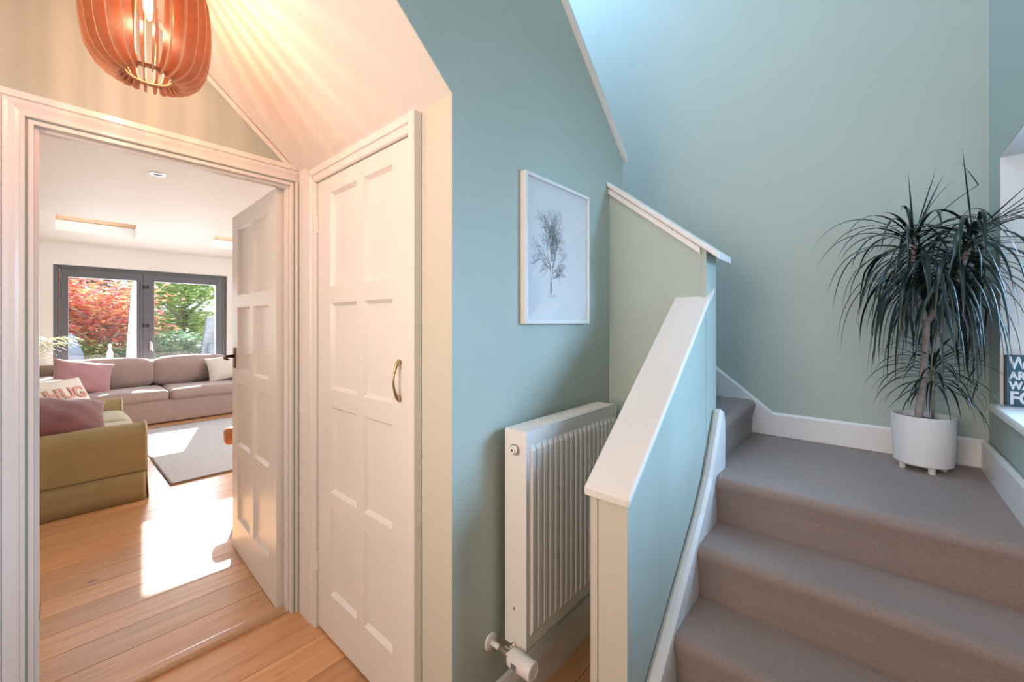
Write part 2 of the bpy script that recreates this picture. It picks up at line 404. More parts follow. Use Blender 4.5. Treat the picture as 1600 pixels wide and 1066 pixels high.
# wall D: cross wall closing the radiator niche
xD, xD2 = 1.771, 1.905
dz = lambda y: 1.642 + 0.80 * (y - 0.51)
wd = MB().prism([(0.51, 0), (yC, 0), (yC, dz(yC)), (0.51, dz(0.51))], 'x', xD, xD2)
struct(wd.build('wall_niche_end', SAGE), 'short sage wall closing the radiator niche under sloping cap', 'wall')
yy0, yy1 = 0.455, yC
dc = MB().prism([(yy0, dz(yy0) + 0.001), (yy1, dz(yy1) + 0.001), (yy1, dz(yy1) + 0.027), (yy0, dz(yy0) + 0.027)], 'x', xD - 0.028, xD2 + 0.02)
o = struct(dc.build('trim_3', GLOSSW, bevel=0.006, seg=3), 'white sloping cap rising towards the tall stair wall', 'trim')
dm = MB().prism([(0.53, dz(0.53) - 0.030), (yy1, dz(yy1) - 0.030), (yy1, dz(yy1)), (0.53, dz(0.53))], 'x', xD - 0.016, xD)
dm.build('moulding', GLOSSW, o, bevel=0.004)
struct(box('trim_4', SAGE, xD - 0.008, xD, 0.508, 0.530, 0.0, dz(0.51) - 0.03, bevel=0.003), 'narrow painted post strip at the end of the niche wall', 'trim')

# wall E: half wall beside the lower flight
xE, yE0, yE1 = 1.058, 0.51, 0.622
ez = lambda x: 0.862 + 0.80 * (x - 1.058)
we = MB().prism([(xE, 0), (xD, 0), (xD, ez(xD)), (xE, ez(xE))], 'y', yE0, yE1)
struct(end_paint(we.build('wall_half', SAGE), CREAM), 'pale half-height wall between radiator niche and carpeted stairs', 'wall')
e0, e1 = xE - 0.022, xD + 0.05
ec = MB().prism([(e0, ez(e0) + 0.002), (xD, ez(xD) + 0.002), (xD, ez(xD) + 0.028), (e0, ez(e0) + 0.028)], 'y', yE0 - 0.016, yE1 + 0.014)
o = struct(ec.build('trim_5', GLOSSW, bevel=0.007, seg=3), 'broad white sloping handrail cap on the half wall', 'trim')
MB().prism([(xD, ez(xD) + 0.002), (e1, ez(e1) + 0.002), (e1 + 0.012, ez(e1) + 0.022), (xD, ez(xD) + 0.028)], 'y', yE0 - 0.016, yE0).build('cap_return', GLOSSW, o)
struct(box('trim_6', CREAM, xE - 0.006, xE, yE1 - 0.022, yE1 + 0.001, 0, ez(xE) - 0.004, bevel=0.002), 'narrow vertical strip on the end of the half wall', 'trim')

# window wall on the right and stairwell back wall
xF, yG = 2.60, -0.36
struct(box('wall_stairwell', SAGE, xF, xF + 0.10, yG - 0.35, FT + 0.2, 0, 5.0), 'tall blue-green stairwell wall behind the potted plant', 'wall')
struct(box('wall_upper', SAGE, -0.3, xF, FT + 0.09, FT + 0.19, 2.82, 5.0))
struct(box('ceiling_stairwell', WHITEWALL, -0.3, xF + 0.1, yG - 0.35, FT + 0.19, 5.0, 5.05))
WX0, WX1, WZ0, WZ1 = 1.15, 2.408, 1.015, 1.985
wg = MB()
wg.box(0.35, WX0, yG - 0.30, yG, 0, 5.0); wg.box(WX1, xF, yG - 0.30, yG, 0, 5.0)
wg.box(WX0, WX1, yG - 0.30, yG, 0, WZ0); wg.box(WX0, WX1, yG - 0.30, yG, WZ1, 5.0)
struct(wg.build('wall_right', SAGE), 'green wall with deep stair window on the right', 'wall')
w1 = structroot('window_1', 'deep white stair window at the right edge', 'window', (WX0, yG, WZ0))
wr = MB(); L = WX1 - WX0; Hh = WZ1 - WZ0
wr.box(L - 0.006, L - 0.0005, -0.299, -0.001, 0, Hh); wr.box(0.0005, 0.006, -0.299, -0.001, 0, Hh); wr.box(0.0005, L - 0.0005, -0.299, -0.001, Hh - 0.006, Hh - 0.0005)
wr.build('window_reveal', WHITEWALL, w1)
MB().prism([(0.03, 0.0), (0.03, 0.018), (0.024, 0.024), (-0.24, 0.024), (-0.24, 0.0)], 'x', -0.03, L + 0.0).build('window_sill', GLOSSW, w1, bevel=0.003)
wf = MB()
for (a, b, c, d) in ((0.006, 0.06, 0.024, Hh - 0.006), (L - 0.06, L - 0.006, 0.024, Hh - 0.006), (L / 2 - 0.03, L / 2 + 0.03, 0.07, Hh - 0.06), (0.06, L - 0.06, 0.024, 0.08), (0.06, L - 0.06, Hh - 0.06, Hh - 0.006)):
    wf.box(a, b, -0.285, -0.235, c, d)
wf.build('window_frame', GLOSSW, w1, bevel=0.004)
for a, b in ((0.06, L / 2 - 0.03), (L / 2 + 0.03, L - 0.06)):
    box('pane', DIMPANE, a, b, -0.264, -0.258, 0.08, Hh - 0.06, w1)

# ------------------------------------------------------------------ stairs
ST = [0.185, 0.370, 0.555, 0.740]
RX = [1.100, 1.326, 1.551, 1.776]
yS0, yS1 = yG + 0.0, 0.470
st = structroot('staircase', 'taupe carpeted stairs rising to a square turn', 'stairs')
def nose(xr, z0, z1, xb, drop=0.002):
    # carpet-wrapped step outline: riser at xr, rounded nosing proud by 0.032
    r = 0.030; p = [(xb, z0), (xr, z0), (xr - 0.005, z0 + 0.02)]
    p += [(xr - 0.012, z1 - 0.085), (xr - 0.020, z1 - 0.055)]
    cx, cz = xr - 0.027 + r, z1 - r
    for k in range(9):
        a = R(190 - k * 100 / 8); p.append((cx + r * math.cos(a), cz + r * math.sin(a)))
    p.append((xb, z1)); return p
for i in range(4):
    xb = RX[i + 1] + 0.02 if i < 3 else xF
    z0 = 0 if i == 0 else ST[i - 1] - 0.012
    y0, y1 = yS0 + 0.001, yS1 - 0.0005
    if i < 3: MB().prism(nose(RX[i], z0, ST[i], xb), 'y', y0, y1).build('step', CARPET, st, smooth=False)
    else:
        MB().prism(nose(RX[i], z0, ST[i], 1.92), 'y', y0, y1).build('step', CARPET, st)
        box('landing', CARPET, 1.9205, xF - 0.001, yS0 + 0.001, 0.505, 0.5, 0.74, st)
def nose_y(yr, z0, z1, yb):
    return [(p[0] , p[1]) for p in nose(yr, z0, z1, yb)]
MB().prism(nose_y(0.515, 0.60, 0.925, 0.76), 'x', xD2 + 0.001, xF - 0.001).build('step', CARPET, st)
MB().prism(nose_y(0.735, 0.86, 1.110, 2.0), 'x', xD2 + 0.001, xF - 0.001).build('step', CARPET, st)
# strings and skirting boards
sz = lambda x: 0.994 + 1.13 * (x - 1.779) if x > 1.5 else 0.680 + 0.86 * (x - 1.5)
sp = [(1.06, 0.0), (1.905, 0.0), (1.905, 0.93), (1.885, 0.985), (1.851, 0.990), (1.800, 0.905), (1.70, 0.752), (1.60, 0.645), (1.06, 0.198)]
struct(MB().prism(sp, 'y', yS1, yE0 - 0.001).build('baseboard_half_wall', GLOSSW, bevel=0.012, seg=1), 'white stair string along the pale half wall', 'skirting')
fp = [(yG + 0.002, 0.735), (yG + 0.002, 0.862), (0.405, 0.868), (yC, 0.868 + 0.80 * (yC - 0.405)), (yC, 0.74), (0.4, 0.735)]
struct(MB().prism(fp, 'x', xF - 0.024, xF - 0.0005).build('baseboard_stairwell', GLOSSW, bevel=0.011, seg=1), 'white skirting stepping up behind the plant', 'skirting')
gp = [(xF - 0.024, 0.735), (xF - 0.024, 0.862), (1.74, 0.868), (1.06, 0.27), (1.06, 0.0), (1.72, 0.0)]
struct(MB().prism(gp, 'y', yG + 0.0005, yG + 0.026).build('baseboard_right', GLOSSW, bevel=0.011, seg=1), 'white skirting below the stair window', 'skirting')
# niche skirting on the stair-side wall
nb = MB().prism([(yC - 0.001, 0), (yC - 0.022, 0), (yC - 0.022, 0.115), (yC - 0.016, 0.135), (yC - 0.010, 0.150), (yC - 0.001, 0.155)], 'x', xB + 0.002, xD - 0.001)
struct(nb.build('baseboard_niche', GLOSSW), 'white moulded skirting below the radiator', 'skirting')
struct(MB().prism([(xD - 0.001, 0), (xD - 0.020, 0), (xD - 0.020, 0.115), (xD - 0.010, 0.150), (xD - 0.001, 0.155)], 'y', yE1 + 0.001, yC - 0.023).build('baseboard_niche_end', GLOSSW))

# ------------------------------------------------------------------ door casings
def sweep(pts, nrms, prof, face):
    # pts: inner-edge points; nrms: outward offset direction at each point (mitred); prof: (offset, proud); face: unit vector out of the wall
    mb = MB(); vs = []; n = len(prof)
    for p, q in zip(pts, nrms):
        for (w, d) in prof: vs.append(Vector(p) + Vector(q) * w + Vector(face) * d)
    fs = []
    for i in range(len(pts) - 1):
        for k in range(n): fs.append((i * n + k, i * n + (k + 1) % n, (i + 1) * n + (k + 1) % n, (i + 1) * n + k))
    fs.append(tuple(range(n))); fs.append(tuple((len(pts) - 1) * n + k for k in range(n)))
    return mb.add(vs, fs)
PROF = [(0, 0.0005), (0, 0.010), (0.003, 0.013), (0.009, 0.013), (0.011, 0.009), (0.020, 0.012), (0.034, 0.019), (0.045, 0.0215), (0.047, 0.0165), (0.050, 0.024), (0.070, 0.024), (0.071, 0.0005)]
PROFR = [(0, 0.0005), (0, 0.010), (0.003, 0.013), (0.009, 0.013), (0.011, 0.009), (0.020, 0.012), (0.030, 0.018), (0.0305, 0.0005)]
c0, c1, cz = -0.046, 0.768, 2.006
ca = structroot('trim_7', 'white moulded architrave around the living room doorway', 'architrave')
sweep([(c0, FT, 0), (c0, FT, cz)], [(-1, 0, 0), (-1, 0, 1)], PROF, (0, -1, 0)).build('architrave_leg', GLOSS, ca)
sweep([(c0, FT, cz), (xB - 0.001 - 0.0, FT, cz)], [(-1, 0, 1), (0, 0, 1)], PROF, (0, -1, 0)).build('architrave_head', GLOSS, ca)
sweep([(c1, FT, 0), (c1, FT, cz)], [(1, 0, 0), (1, 0, 0)], PROFR, (0, -1, 0)).build('architrave_leg', GLOSS, ca)
# lining and stops
li = MB()
li.box(OX0, OX0 + 0.012, FT - 0.004, FT + 0.089, 0, OZ); li.box(OX1 - 0.012, OX1, FT - 0.004, FT + 0.089, 0, OZ); li.box(OX0 + 0.012, OX1 - 0.012, FT - 0.004, FT + 0.089, OZ - 0.012, OZ)
li.build('lining', GLOSS, ca)
stp = MB()
stp.box(OX0 + 0.012, OX0 + 0.024, FT + 0.016, FT + 0.048, 0, OZ - 0.012); stp.box(OX1 - 0.024, OX1 - 0.012, FT + 0.016, FT + 0.048, 0, OZ - 0.012); stp.box(OX0 + 0.024, OX1 - 0.024, FT + 0.016, FT + 0.048, OZ - 0.024, OZ - 0.012)
stp.build('door_stop', GLOSS, ca, bevel=0.002)
cb = structroot('trim_8', 'white architrave around the cupboard door', 'architrave')
PROFB = [(0, 0.0005), (0, 0.012), (0.004, 0.016), (0.012, 0.016), (0.014, 0.012), (0.030, 0.016), (0.033, 0.022), (0.060, 0.022), (0.061, 0.0005)]
sweep([(xB, DY1, 0), (xB, DY1, DZ - 0.006)], [(0, 1, 0), (0, 1, 1)], [(0, 0.0005), (0, 0.012), (0.005, 0.016), (0.016, 0.016), (0.018, 0.012), (0.040, 0.016), (0.045, 0.022), (0.153, 0.022), (0.153, 0.0005)], (-1, 0, 0)).build('architrave_leg', GLOSS, cb)
sweep([(xB, DY1, DZ), (xB, DY0 - 0.0, DZ)], [(0, 1, 1), (0, 0, 1)], PROFB, (-1, 0, 0)).build('architrave_head', GLOSS, cb)
box('architrave_leg', GLOSS, xB - 0.030, xB - 0.0005, DY0 - 0.036, DY0, 0, 2.030, cb, bevel=0.004)
# stub beading beside the cupboard wall corner
# ------------------------------------------------------------------ doors
def panel_door(root, Wd, Ht, t, cols, rows, rec=0.0145):
    xs = [0] + [v for c in cols for v in c] + [Wd]
    z0, z1 = 0.006, Ht
    box('stile', GLOSS, 0, cols[0][0], 0, t, z0, z1, root); box('stile', GLOSS, cols[-1][1], Wd, 0, t, z0, z1, root)
    zs = [z0] + [v for r_ in rows for v in r_] + [z1]
    for i in range(0, len(zs), 2): box('rail', GLOSS, cols[0][0], cols[-1][1], 0, t, zs[i], zs[i + 1], root)
    for (a, b) in rows:
        for i in range(len(cols) - 1): box('mullion', GLOSS, cols[i][1], cols[i + 1][0], 0, t, a, b, root)
    for (a, b) in rows:
        for (c, d) in cols:
            mb = MB(); e = 0.013
            for (yf, yi) in ((0.0003, rec), (t - 0.0003, t - rec)):
                o_ = [(c, yf, a), (d, yf, a), (d, yf, b), (c, yf, b)]; n_ = [(c + e, yi, a + e), (d - e, yi, a + e), (d - e, yi, b - e), (c + e, yi, b - e)]
                mb.add(o_ + n_, [(4, 5, 6, 7), (0, 1, 5, 4), (1, 2, 6, 5), (2, 3, 7, 6), (3, 0, 4, 7)])
            mb.build('panel', GLOSS, root)
def hinge(root, x, y, z, m=BRASS):
    MB().lathe([(0.0055, -0.038), (0.0055, 0.038)], 10, (x, y, z)).build('hinge', m, root)
d1 = structroot('door_1', 'open white eight-panel door leading into the living room', 'door', (0.737, 2.885, 0.008), (0, 0, R(-92.1)))
panel_door(d1, 0.795, 1.972, 0.036, [(0.112, 0.365), (0.425, 0.685)], [(0.20, 0.565), (0.635, 0.99), (1.063, 1.43), (1.50, 1.885)])
for z in (0.26, 1.02, 1.76): hinge(d1, 0.799, 0.038, z, CHROME)
hp = box('handle_plate', BRONZE, 0.035, 0.075, -0.006, 0, 1.075, 1.195, d1, bevel=0.002)
hd = MB(); hd.tube([(0.055, -0.004, 1.145), (0.055, -0.045, 1.145), (0.066, -0.056, 1.143), (0.10, -0.060, 1.138), (0.155, -0.056, 1.134)], [0.010, 0.008, 0.008, 0.008, 0.006], 10)
hd.build('lever', BRONZE, hp, smooth=True)
d2 = structroot('door_2', 'closed white eight-panel cupboard door with brass bow handle', 'door', (0.797, 1.849, 0.004), (0, 0, R(-90)))
panel_door(d2, 0.714, 1.9655, 0.030, [(0.116, 0.339), (0.393, 0.590)], [(0.19, 0.557), (0.624, 0.99), (1.063, 1.43), (1.50, 1.90)])
for z in (0.29, 1.78): hinge(d2, -0.001, -0.003, z, GLOSS)
ha = MB(); pts = []
for k in range(13):
    t = k / 12; pts.append((0.640 - 0.0 * t, -0.004 - 0.024 * math.sin(PI * t) ** 0.8, 1.080 + 0.138 * t))
ha.tube(pts, [0.0065, 0.0075, 0.006, 0.0048, 0.0042, 0.004, 0.004, 0.004, 0.0042, 0.0048, 0.006, 0.0075, 0.0065], 10)
hl = ha.build('bow_handle', BRASS, d2, smooth=True)
box('latch', BRASS, 0.7005, 0.712, -0.002, 0.004, 0.985, 1.025, d2, bevel=0.001)

# ------------------------------------------------------------------ radiator
rad = thing('radiator', 'white double panel radiator with vertical ribs on the sage wall', 'radiator', (1.003, 0.0, 0.302))
RW, RH = 0.602, 0.698; yf, yb = 0.822, 0.915
def ribs():
    xs = []; n = 18; pitch = (RW - 0.03) / n; x0 = 0.015
    xs.append((0, 0)); xs.append((0.012, 0))
    for i in range(n):
        a = x0 + i * pitch
        xs += [(a + 0.006, 0), (a + 0.0105, 1), (a + pitch - 0.0105 + 0.0025, 1), (a + pitch - 0.006 + 0.0025, 0)]
    xs += [(RW - 0.008, 0), (RW, 0)]
    zs = [(0.0, -1), (0.006, 0), (0.040, 0), (0.058, 1), (RH - 0.062, 1), (RH - 0.044, 0), (RH - 0.006, 0), (RH, -1)]
    vs = [(x, yf + 0.004 - (0.008 * f * max(g, 0)) + (0.006 if g < 0 else 0), z) for z, g in zs for x, f in xs]
    n1 = len(xs)
    fs = [(j * n1 + i, j * n1 + i + 1, (j + 1) * n1 + i + 1, (j + 1) * n1 + i) for j in range(len(zs) - 1) for i in range(n1 - 1)]
    return MB().add(vs, fs)
rb = ribs(); rb.build('front_panel', RADW, rad)
box('front_backing', RADW, 0.002, RW - 0.002, yf + 0.006, yf + 0.016, 0.002, RH - 0.002, rad)
box('back_panel', RADW, 0.002, RW - 0.002, yb - 0.012, yb, 0.002, RH - 0.002, rad)
box('side_panel', RADW, -0.0015, 0.004, yf + 0.002, yb, 0.0, RH + 0.001, rad, bevel=0.002)
box('side_panel', RADW, RW - 0.004, RW + 0.0015, yf + 0.002, yb, 0.0, RH + 0.001, rad, bevel=0.002)
gr = MB(); gr.box(0.004, RW - 0.004, yf + 0.004, yf + 0.020, RH - 0.002, RH + 0.003); gr.box(0.004, RW - 0.004, yb - 0.016, yb, RH - 0.002, RH + 0.003)
x = 0.008
while x < RW - 0.012:
    gr.box(x, x + 0.008, yf + 0.020, yb - 0.016, RH - 0.003, RH + 0.003); x += 0.0145
gr.build('top_grille', RADW, rad)
box('fin_core', DARK, 0.01, RW - 0.01, yf + 0.03, yb - 0.025, 0.03, RH - 0.03, rad)
pl = MB().lathe([(0.017, 0), (0.017, -0.004), (0.0145, -0.006), (0.0145, -0.012), (0.010, -0.014), (0.010, -0.019), (0.0, -0.019)], 20, (-0.0015, yf + 0.045, RH - 0.058), 'x')
pg = pl.build('blanking_plug', RADW, rad)
MB().lathe([(0.0155, 0), (0.0155, -0.0015), (0.018, -0.0018), (0.018, 0)], 20, (-0.008, yf + 0.045, RH - 0.058), 'x').build('ring', CHROME, pg)
MB().lathe([(0.0035, 0), (0.0035, -0.0015), (0, -0.0015)], 10, (-0.0205, yf + 0.045, RH - 0.058), 'x').build('vent_screw', BRONZE, pg)
box('badge_mark', GREYPL, -0.0022, -0.0014, yf + 0.048, yf + 0.054, 0.118, 0.127, rad)
va = MB(); vy = yf + 0.050; vx, vz = -0.040, 0.002
va.lathe([(0.013, 0), (0.013, -0.010), (0.010, -0.012), (0.010, -0.026)], 12, (-0.001, vy, vz), 'x')
va.lathe([(0.014, -0.016), (0.015, -0.010), (0.015, 0.012), (0.010, 0.014), (0.010, 0.030)], 12, (vx, vy, vz), 'y')
vo = va.build('valve_body', CHROME, rad, smooth=False, bevel=0.001)
MB().tube([(vx, vy + 0.028, vz), (vx, yC - 0.001, vz)], 0.0085, 12).build('supply_pipe', RADW, vo, smooth=True)
MB().lathe([(0.028, 0.0), (0.026, -0.005), (0.012, -0.008)], 20, (vx, yC - 0.001, vz), 'y').build('pipe_collar', RADW, vo)
MB().lathe([(0.019, -0.016), (0.0255, -0.022), (0.0275, -0.045), (0.0275, -0.102), (0.0255, -0.109), (0.020, -0.110), (0.020, -0.108), (0.0, -0.108)], 28, (vx, vy, vz), 'y').build('thermostat_head', PLASTIC, vo, smooth=False)
box('display_window', GREYPL, vx - 0.0282, vx - 0.0262, vy - 0.062, vy - 0.042, vz - 0.008, vz + 0.008, vo)
for (bx_, bz_) in ((0.12, 0.55), (RW - 0.12, 0.55), (0.12, 0.08), (RW - 0.12, 0.08)):
    box('wall_bracket', RADW, bx_ - 0.015, bx_ + 0.015, yb, yC - 0.0005, bz_ - 0.05, bz_ + 0.05, rad)
rp = MB().tube([(RW + 0.03, yf + 0.05, 0.03), (RW + 0.03, yf + 0.05, -0.302)], 0.0075, 10)
rp.build('supply_pipe', RADW, rad, smooth=True)
MB().lathe([(0.012, -0.03), (0.012, 0.002)], 12, (RW + 0.032, yf + 0.05, 0.036), 'x').build('valve_body', CHROME, rad)

# ------------------------------------------------------------------ tree picture
pic = thing('picture_frame', 'slim white framed print of a bare winter tree', 'picture', (1.116, yC, 1.346))
PW, PH, PD, PB = 0.432, 0.544, 0.026, 0.013
for (a, b, c, d) in ((0, PB, 0, PH), (PW - PB, PW, 0, PH), (PB, PW - PB, 0, PB), (PB, PW - PB, PH - PB, PH)):
    box('frame_bar', GLOSSW, a, b, -PD, -0.0005, c, d, pic, bevel=0.0012)
art = box('art_print', PAPER, PB, PW - PB, -0.017, -0.012, PB, PH - PB, pic)
box('glazing', PICGLASS, PB, PW - PB, -0.0205, -0.0195, PB, PH - PB, pic)
rt = random.Random(21); inkm = MB(); inkg = MB()
def ribbon(mb, p, q, w0, w1, yy=-0.0172):
    p = Vector(p); q = Vector(q); d = (q - p); 
    if d.length < 1e-6: return
    n = Vector((-d.y, d.x)).normalized()
    a, b, c, e = p + n * w0 / 2, p - n * w0 / 2, q - n * w1 / 2, q + n * w1 / 2
    mb.add([(v.x, yy, v.y) for v in (a, b, c, e)], [(0, 1, 2, 3)])
def branch(p, ang, ln, w, depth):
    nseg = 4; q = Vector(p); a = ang
    for i in range(nseg):
        a += rt.uniform(-0.22, 0.22) + (0.05 * (PI / 2 - a) if depth < 4 else 0)
        r_ = q + Vector((math.cos(a), math.sin(a))) * ln / nseg
        wa_ = w * (1 - 0.6 * i / nseg); wb_ = w * (1 - 0.6 * (i + 1) / nseg)
        ribbon(inkm if depth < 3 else inkg, q, r_, max(wa_, 0.0006), max(wb_, 0.0005), -0.01715 - 0.00002 * depth)
        q = r_
        if depth < 4:
            for sgn in (-1, 1):
                if rt.random() < (0.60 if depth < 3 else 0.45):
                    branch(q, a + sgn * rt.uniform(0.35, 0.95), ln * rt.uniform(0.42, 0.62), w * 0.5, depth + 1)
bx0, bz0 = 0.160, 0.112
# trunk with pale birch flecks
for s_, off in ((0, 0), (1, 0.009)):
    z = bz0
    while z < bz0 + 0.130 - 0.02 * s_:
        h_ = rt.uniform(0.006, 0.014); ribbon(inkm, (bx0 + off * (z - bz0) / 0.06 * 0.8 + rt.uniform(-0.001, 0.001), z), (bx0 + off * (z + h_ - bz0) / 0.06 * 0.8, z + h_), 0.0042 - 0.012 * (z - bz0) * (0.8), 0.0036 - 0.012 * (z - bz0) * 0.8); z += h_ + rt.uniform(0, 0.0012)
for (dx, dzz, an, ln) in ((0.0, 0.125, 98, 0.125), (0.010, 0.125, 80, 0.125), (0.0, 0.10, 128, 0.095), (0.012, 0.10, 55, 0.095), (0.0, 0.095, 150, 0.075), (0.013, 0.080, 25, 0.075), (0.0, 0.105, 115, 0.11), (0.012, 0.105, 68, 0.105), (0.014, 0.062, 15, 0.05), (0.0, 0.12, 90, 0.14)):
    branch((bx0 + dx, bz0 + dzz), R(an), ln * 0.95, 0.0030, 1)
for ps in (((0.150, 0.222), (0.140, 0.212), (0.126, 0.190), (0.113, 0.178)), ((0.176, 0.205), (0.196, 0.208), (0.214, 0.192), (0.222, 0.172)), ((0.178, 0.185), (0.200, 0.184), (0.216, 0.170), (0.224, 0.155))):
    for a_, b_ in zip(ps, ps[1:]): ribbon(inkm, a_, b_, 0.0014, 0.001)
inkm.build('printed_tree', INK, art); inkg.build('printed_twigs', INKG, art)
MB().add([(bx0 + 0.008 + 0.030 * math.cos(2 * PI * k / 24), -0.01706, bz0 - 0.006 + 0.0045 * math.sin(2 * PI * k / 24)) for k in range(24)], [tuple(range(24))]).build('printed_snow_shade', SNOWG, art)

# ------------------------------------------------------------------ pendant lamp
LX, LY = 0.195, 1.565
lamp = thing('pendant_lamp', 'round copper-toned slatted wooden pendant lamp above the doorway', 'pendant lamp', (LX, LY, 2.756))
def fin_prof(z):
    pts = [(-0.712, 0.072), (-0.714, 0.090), (-0.708, 0.118), (-0.692, 0.144), (-0.660, 0.164), (-0.61, 0.177), (-0.56, 0.182), (-0.51, 0.182), (-0.455, 0.175), (-0.40, 0.157), (-0.36, 0.126), (-0.340, 0.095), (-0.335, 0.070)]
    return pts
op = fin_prof(0)
ip = [(-0.339 - 0.013, 0.066), (-0.365, 0.088), (-0.400, 0.116), (-0.45, 0.118), (-0.51, 0.124), (-0.56, 0.122), (-0.61, 0.112), (-0.650, 0.110), (-0.676, 0.092), (-0.686, 0.076), (-0.694, 0.066)]
LS = 0.80
op = [(z, r_ * LS if r_ > 0.073 else r_ * 0.93) for z, r_ in op]; ip = [(z, r_ * LS if r_ > 0.075 else r_ * 0.88) for z, r_ in ip]
outline = [(r_, z) for z, r_ in op] + [(r_, z) for z, r_ in ip]
NF = 26
fm = None
for k in range(NF):
    if fm is None:
        mb = MB(); n = len(outline); th_ = 0.0013
        o_n = len(op); i_n = len(ip)
        vs = [(r_, -th_, z) for r_, z in outline] + [(r_, th_, z) for r_, z in outline]
        # quads between outer curve (resampled) and inner curve
        def res(c, m):
            out = []
            for i in range(m):
                t = i / (m - 1) * (len(c) - 1); j = min(int(t), len(c) - 2); f = t - j
                out.append((c[j][0] * (1 - f) + c[j + 1][0] * f, c[j][1] * (1 - f) + c[j + 1][1] * f))
            return out
        A = res([(r_, z) for z, r_ in op], 16); B = res([(r_, z) for z, r_ in reversed(ip)], 16)
        vs = []
        for (a, b) in zip(A, B):
            vs += [(a[0], -th_, a[1]), (b[0], -th_, b[1]), (b[0], th_, b[1]), (a[0], th_, a[1])]
        fs = []
        for i in range(15):
            for e in range(4): fs.append((i * 4 + e, i * 4 + (e + 1) % 4, (i + 1) * 4 + (e + 1) % 4, (i + 1) * 4 + e))
        fs += [(0, 1, 2, 3), (60, 61, 62, 63)]
        o = MB().add(vs, fs).build('slat', PLY, lamp); fm = o.data
    else:
        o = link('slat', fm, None, lamp)
    o.rotation_euler = (0, 0, 2 * PI * k / NF + 0.09)
for z in (-0.694, -0.344):
    MB().lathe([(0.050, z - 0.002), (0.068, z - 0.002), (0.068, z + 0.002), (0.050, z + 0.002), (0.050, z - 0.002)], 40, cap=False).build('ring', PLY, lamp)
MB().tube([(0, 0, -0.01), (0, 0, -0.40)], 0.003, 8).build('cord', CORD, lamp)
MB().lathe([(0.045, 0), (0.045, -0.012), (0.012, -0.030), (0.004, -0.030)], 24).build('ceiling_rose', CORD, lamp)
MB().lathe([(0.018, -0.345), (0.02, -0.36), (0.02, -0.415), (0.016, -0.42)], 16).build('lamp_holder', CORD, lamp)
bu = MB().lathe([(0.013, -0.42), (0.015, -0.435), (0.030, -0.465), (0.036, -0.49), (0.033, -0.515), (0.020, -0.533), (0, -0.538)], 20).build('bulb', BULBGL, lamp, smooth=True)
MB().lathe([(0.004, -0.440), (0.012, -0.455), (0.013, -0.500), (0.006, -0.512), (0, -0.512)], 12).build('filament', BULBG, bu, smooth=True)
lo = light('lamp_glow', 'POINT', (LX, LY, 2.75 - 0.552), 8.6, (1.0, 0.46, 0.27), radius=0.012)

# ------------------------------------------------------------------ potted dragon plant
PX, PY, PZ = 2.415, -0.152, 0.740
plant = thing('potted_plant', 'tall spiky dark green dragon plant in a white footed pot', 'plant', (PX, PY, PZ))
pot = MB().lathe([(0.0, 0.027), (0.086, 0.027), (0.091, 0.031), (0.097, 0.12), (0.0985, 0.222), (0.0985, 0.227), (0.091, 0.227), (0.090, 0.20), (0.0, 0.198)], 40).build('pot', POT, plant, smooth=False, bevel=0.0015)
for k in range(4):
    a = R(200 + k * 90); MB().lathe([(0.011, 0), (0.0125, 0.028)], 14, (0.066 * math.cos(a), 0.066 * math.sin(a), 0)).build('pot_foot', POT, pot)
MB().lathe([(0.0, 0.207), (0.05, 0.206), (0.0895, 0.203)], 30, cap=False).build('soil', SOIL, pot)
TP = [(-0.055, 0.018, 0.20), (-0.052, 0.008, 0.30), (-0.052, 0.0, 0.42), (-0.05, -0.006, 0.55), (-0.05, -0.008, 0.62)]
tb = []
tr_ = []
for i in range(25):
    t = i / 24 * 4; j = min(int(t), 3); f = t - j
    tb.append([TP[j][k] * (1 - f) + TP[j + 1][k] * f for k in range(3)]); tr_.append(0.0125 + (0.0018 if i % 2 else 0) - 0.002 * i / 24)
MB().tube(tb, tr_, 12).build('trunk', BARK, plant, smooth=True)
H1 = Vector((-0.075, 0.030, 0.955)); H2 = Vector((-0.095, -0.128, 0.945)); BASE = Vector((-0.05, -0.008, 0.61))
for hh in (H1, H2):
    mid = (BASE + hh) / 2 + Vector((0, 0.02 if hh is H1 else -0.02, -0.02))
    MB().tube([BASE, mid, hh], [0.011, 0.010, 0.008], 10).build('branch', BARK, plant, smooth=True)
SMALL = Vector((-0.005, -0.03, 0.45))
MB().tube([(0.0, -0.03, 0.20), (-0.004, -0.03, 0.32), SMALL], [0.006, 0.006, 0.005], 8).build('stem', BARK, plant, smooth=True)
rl = random.Random(5)
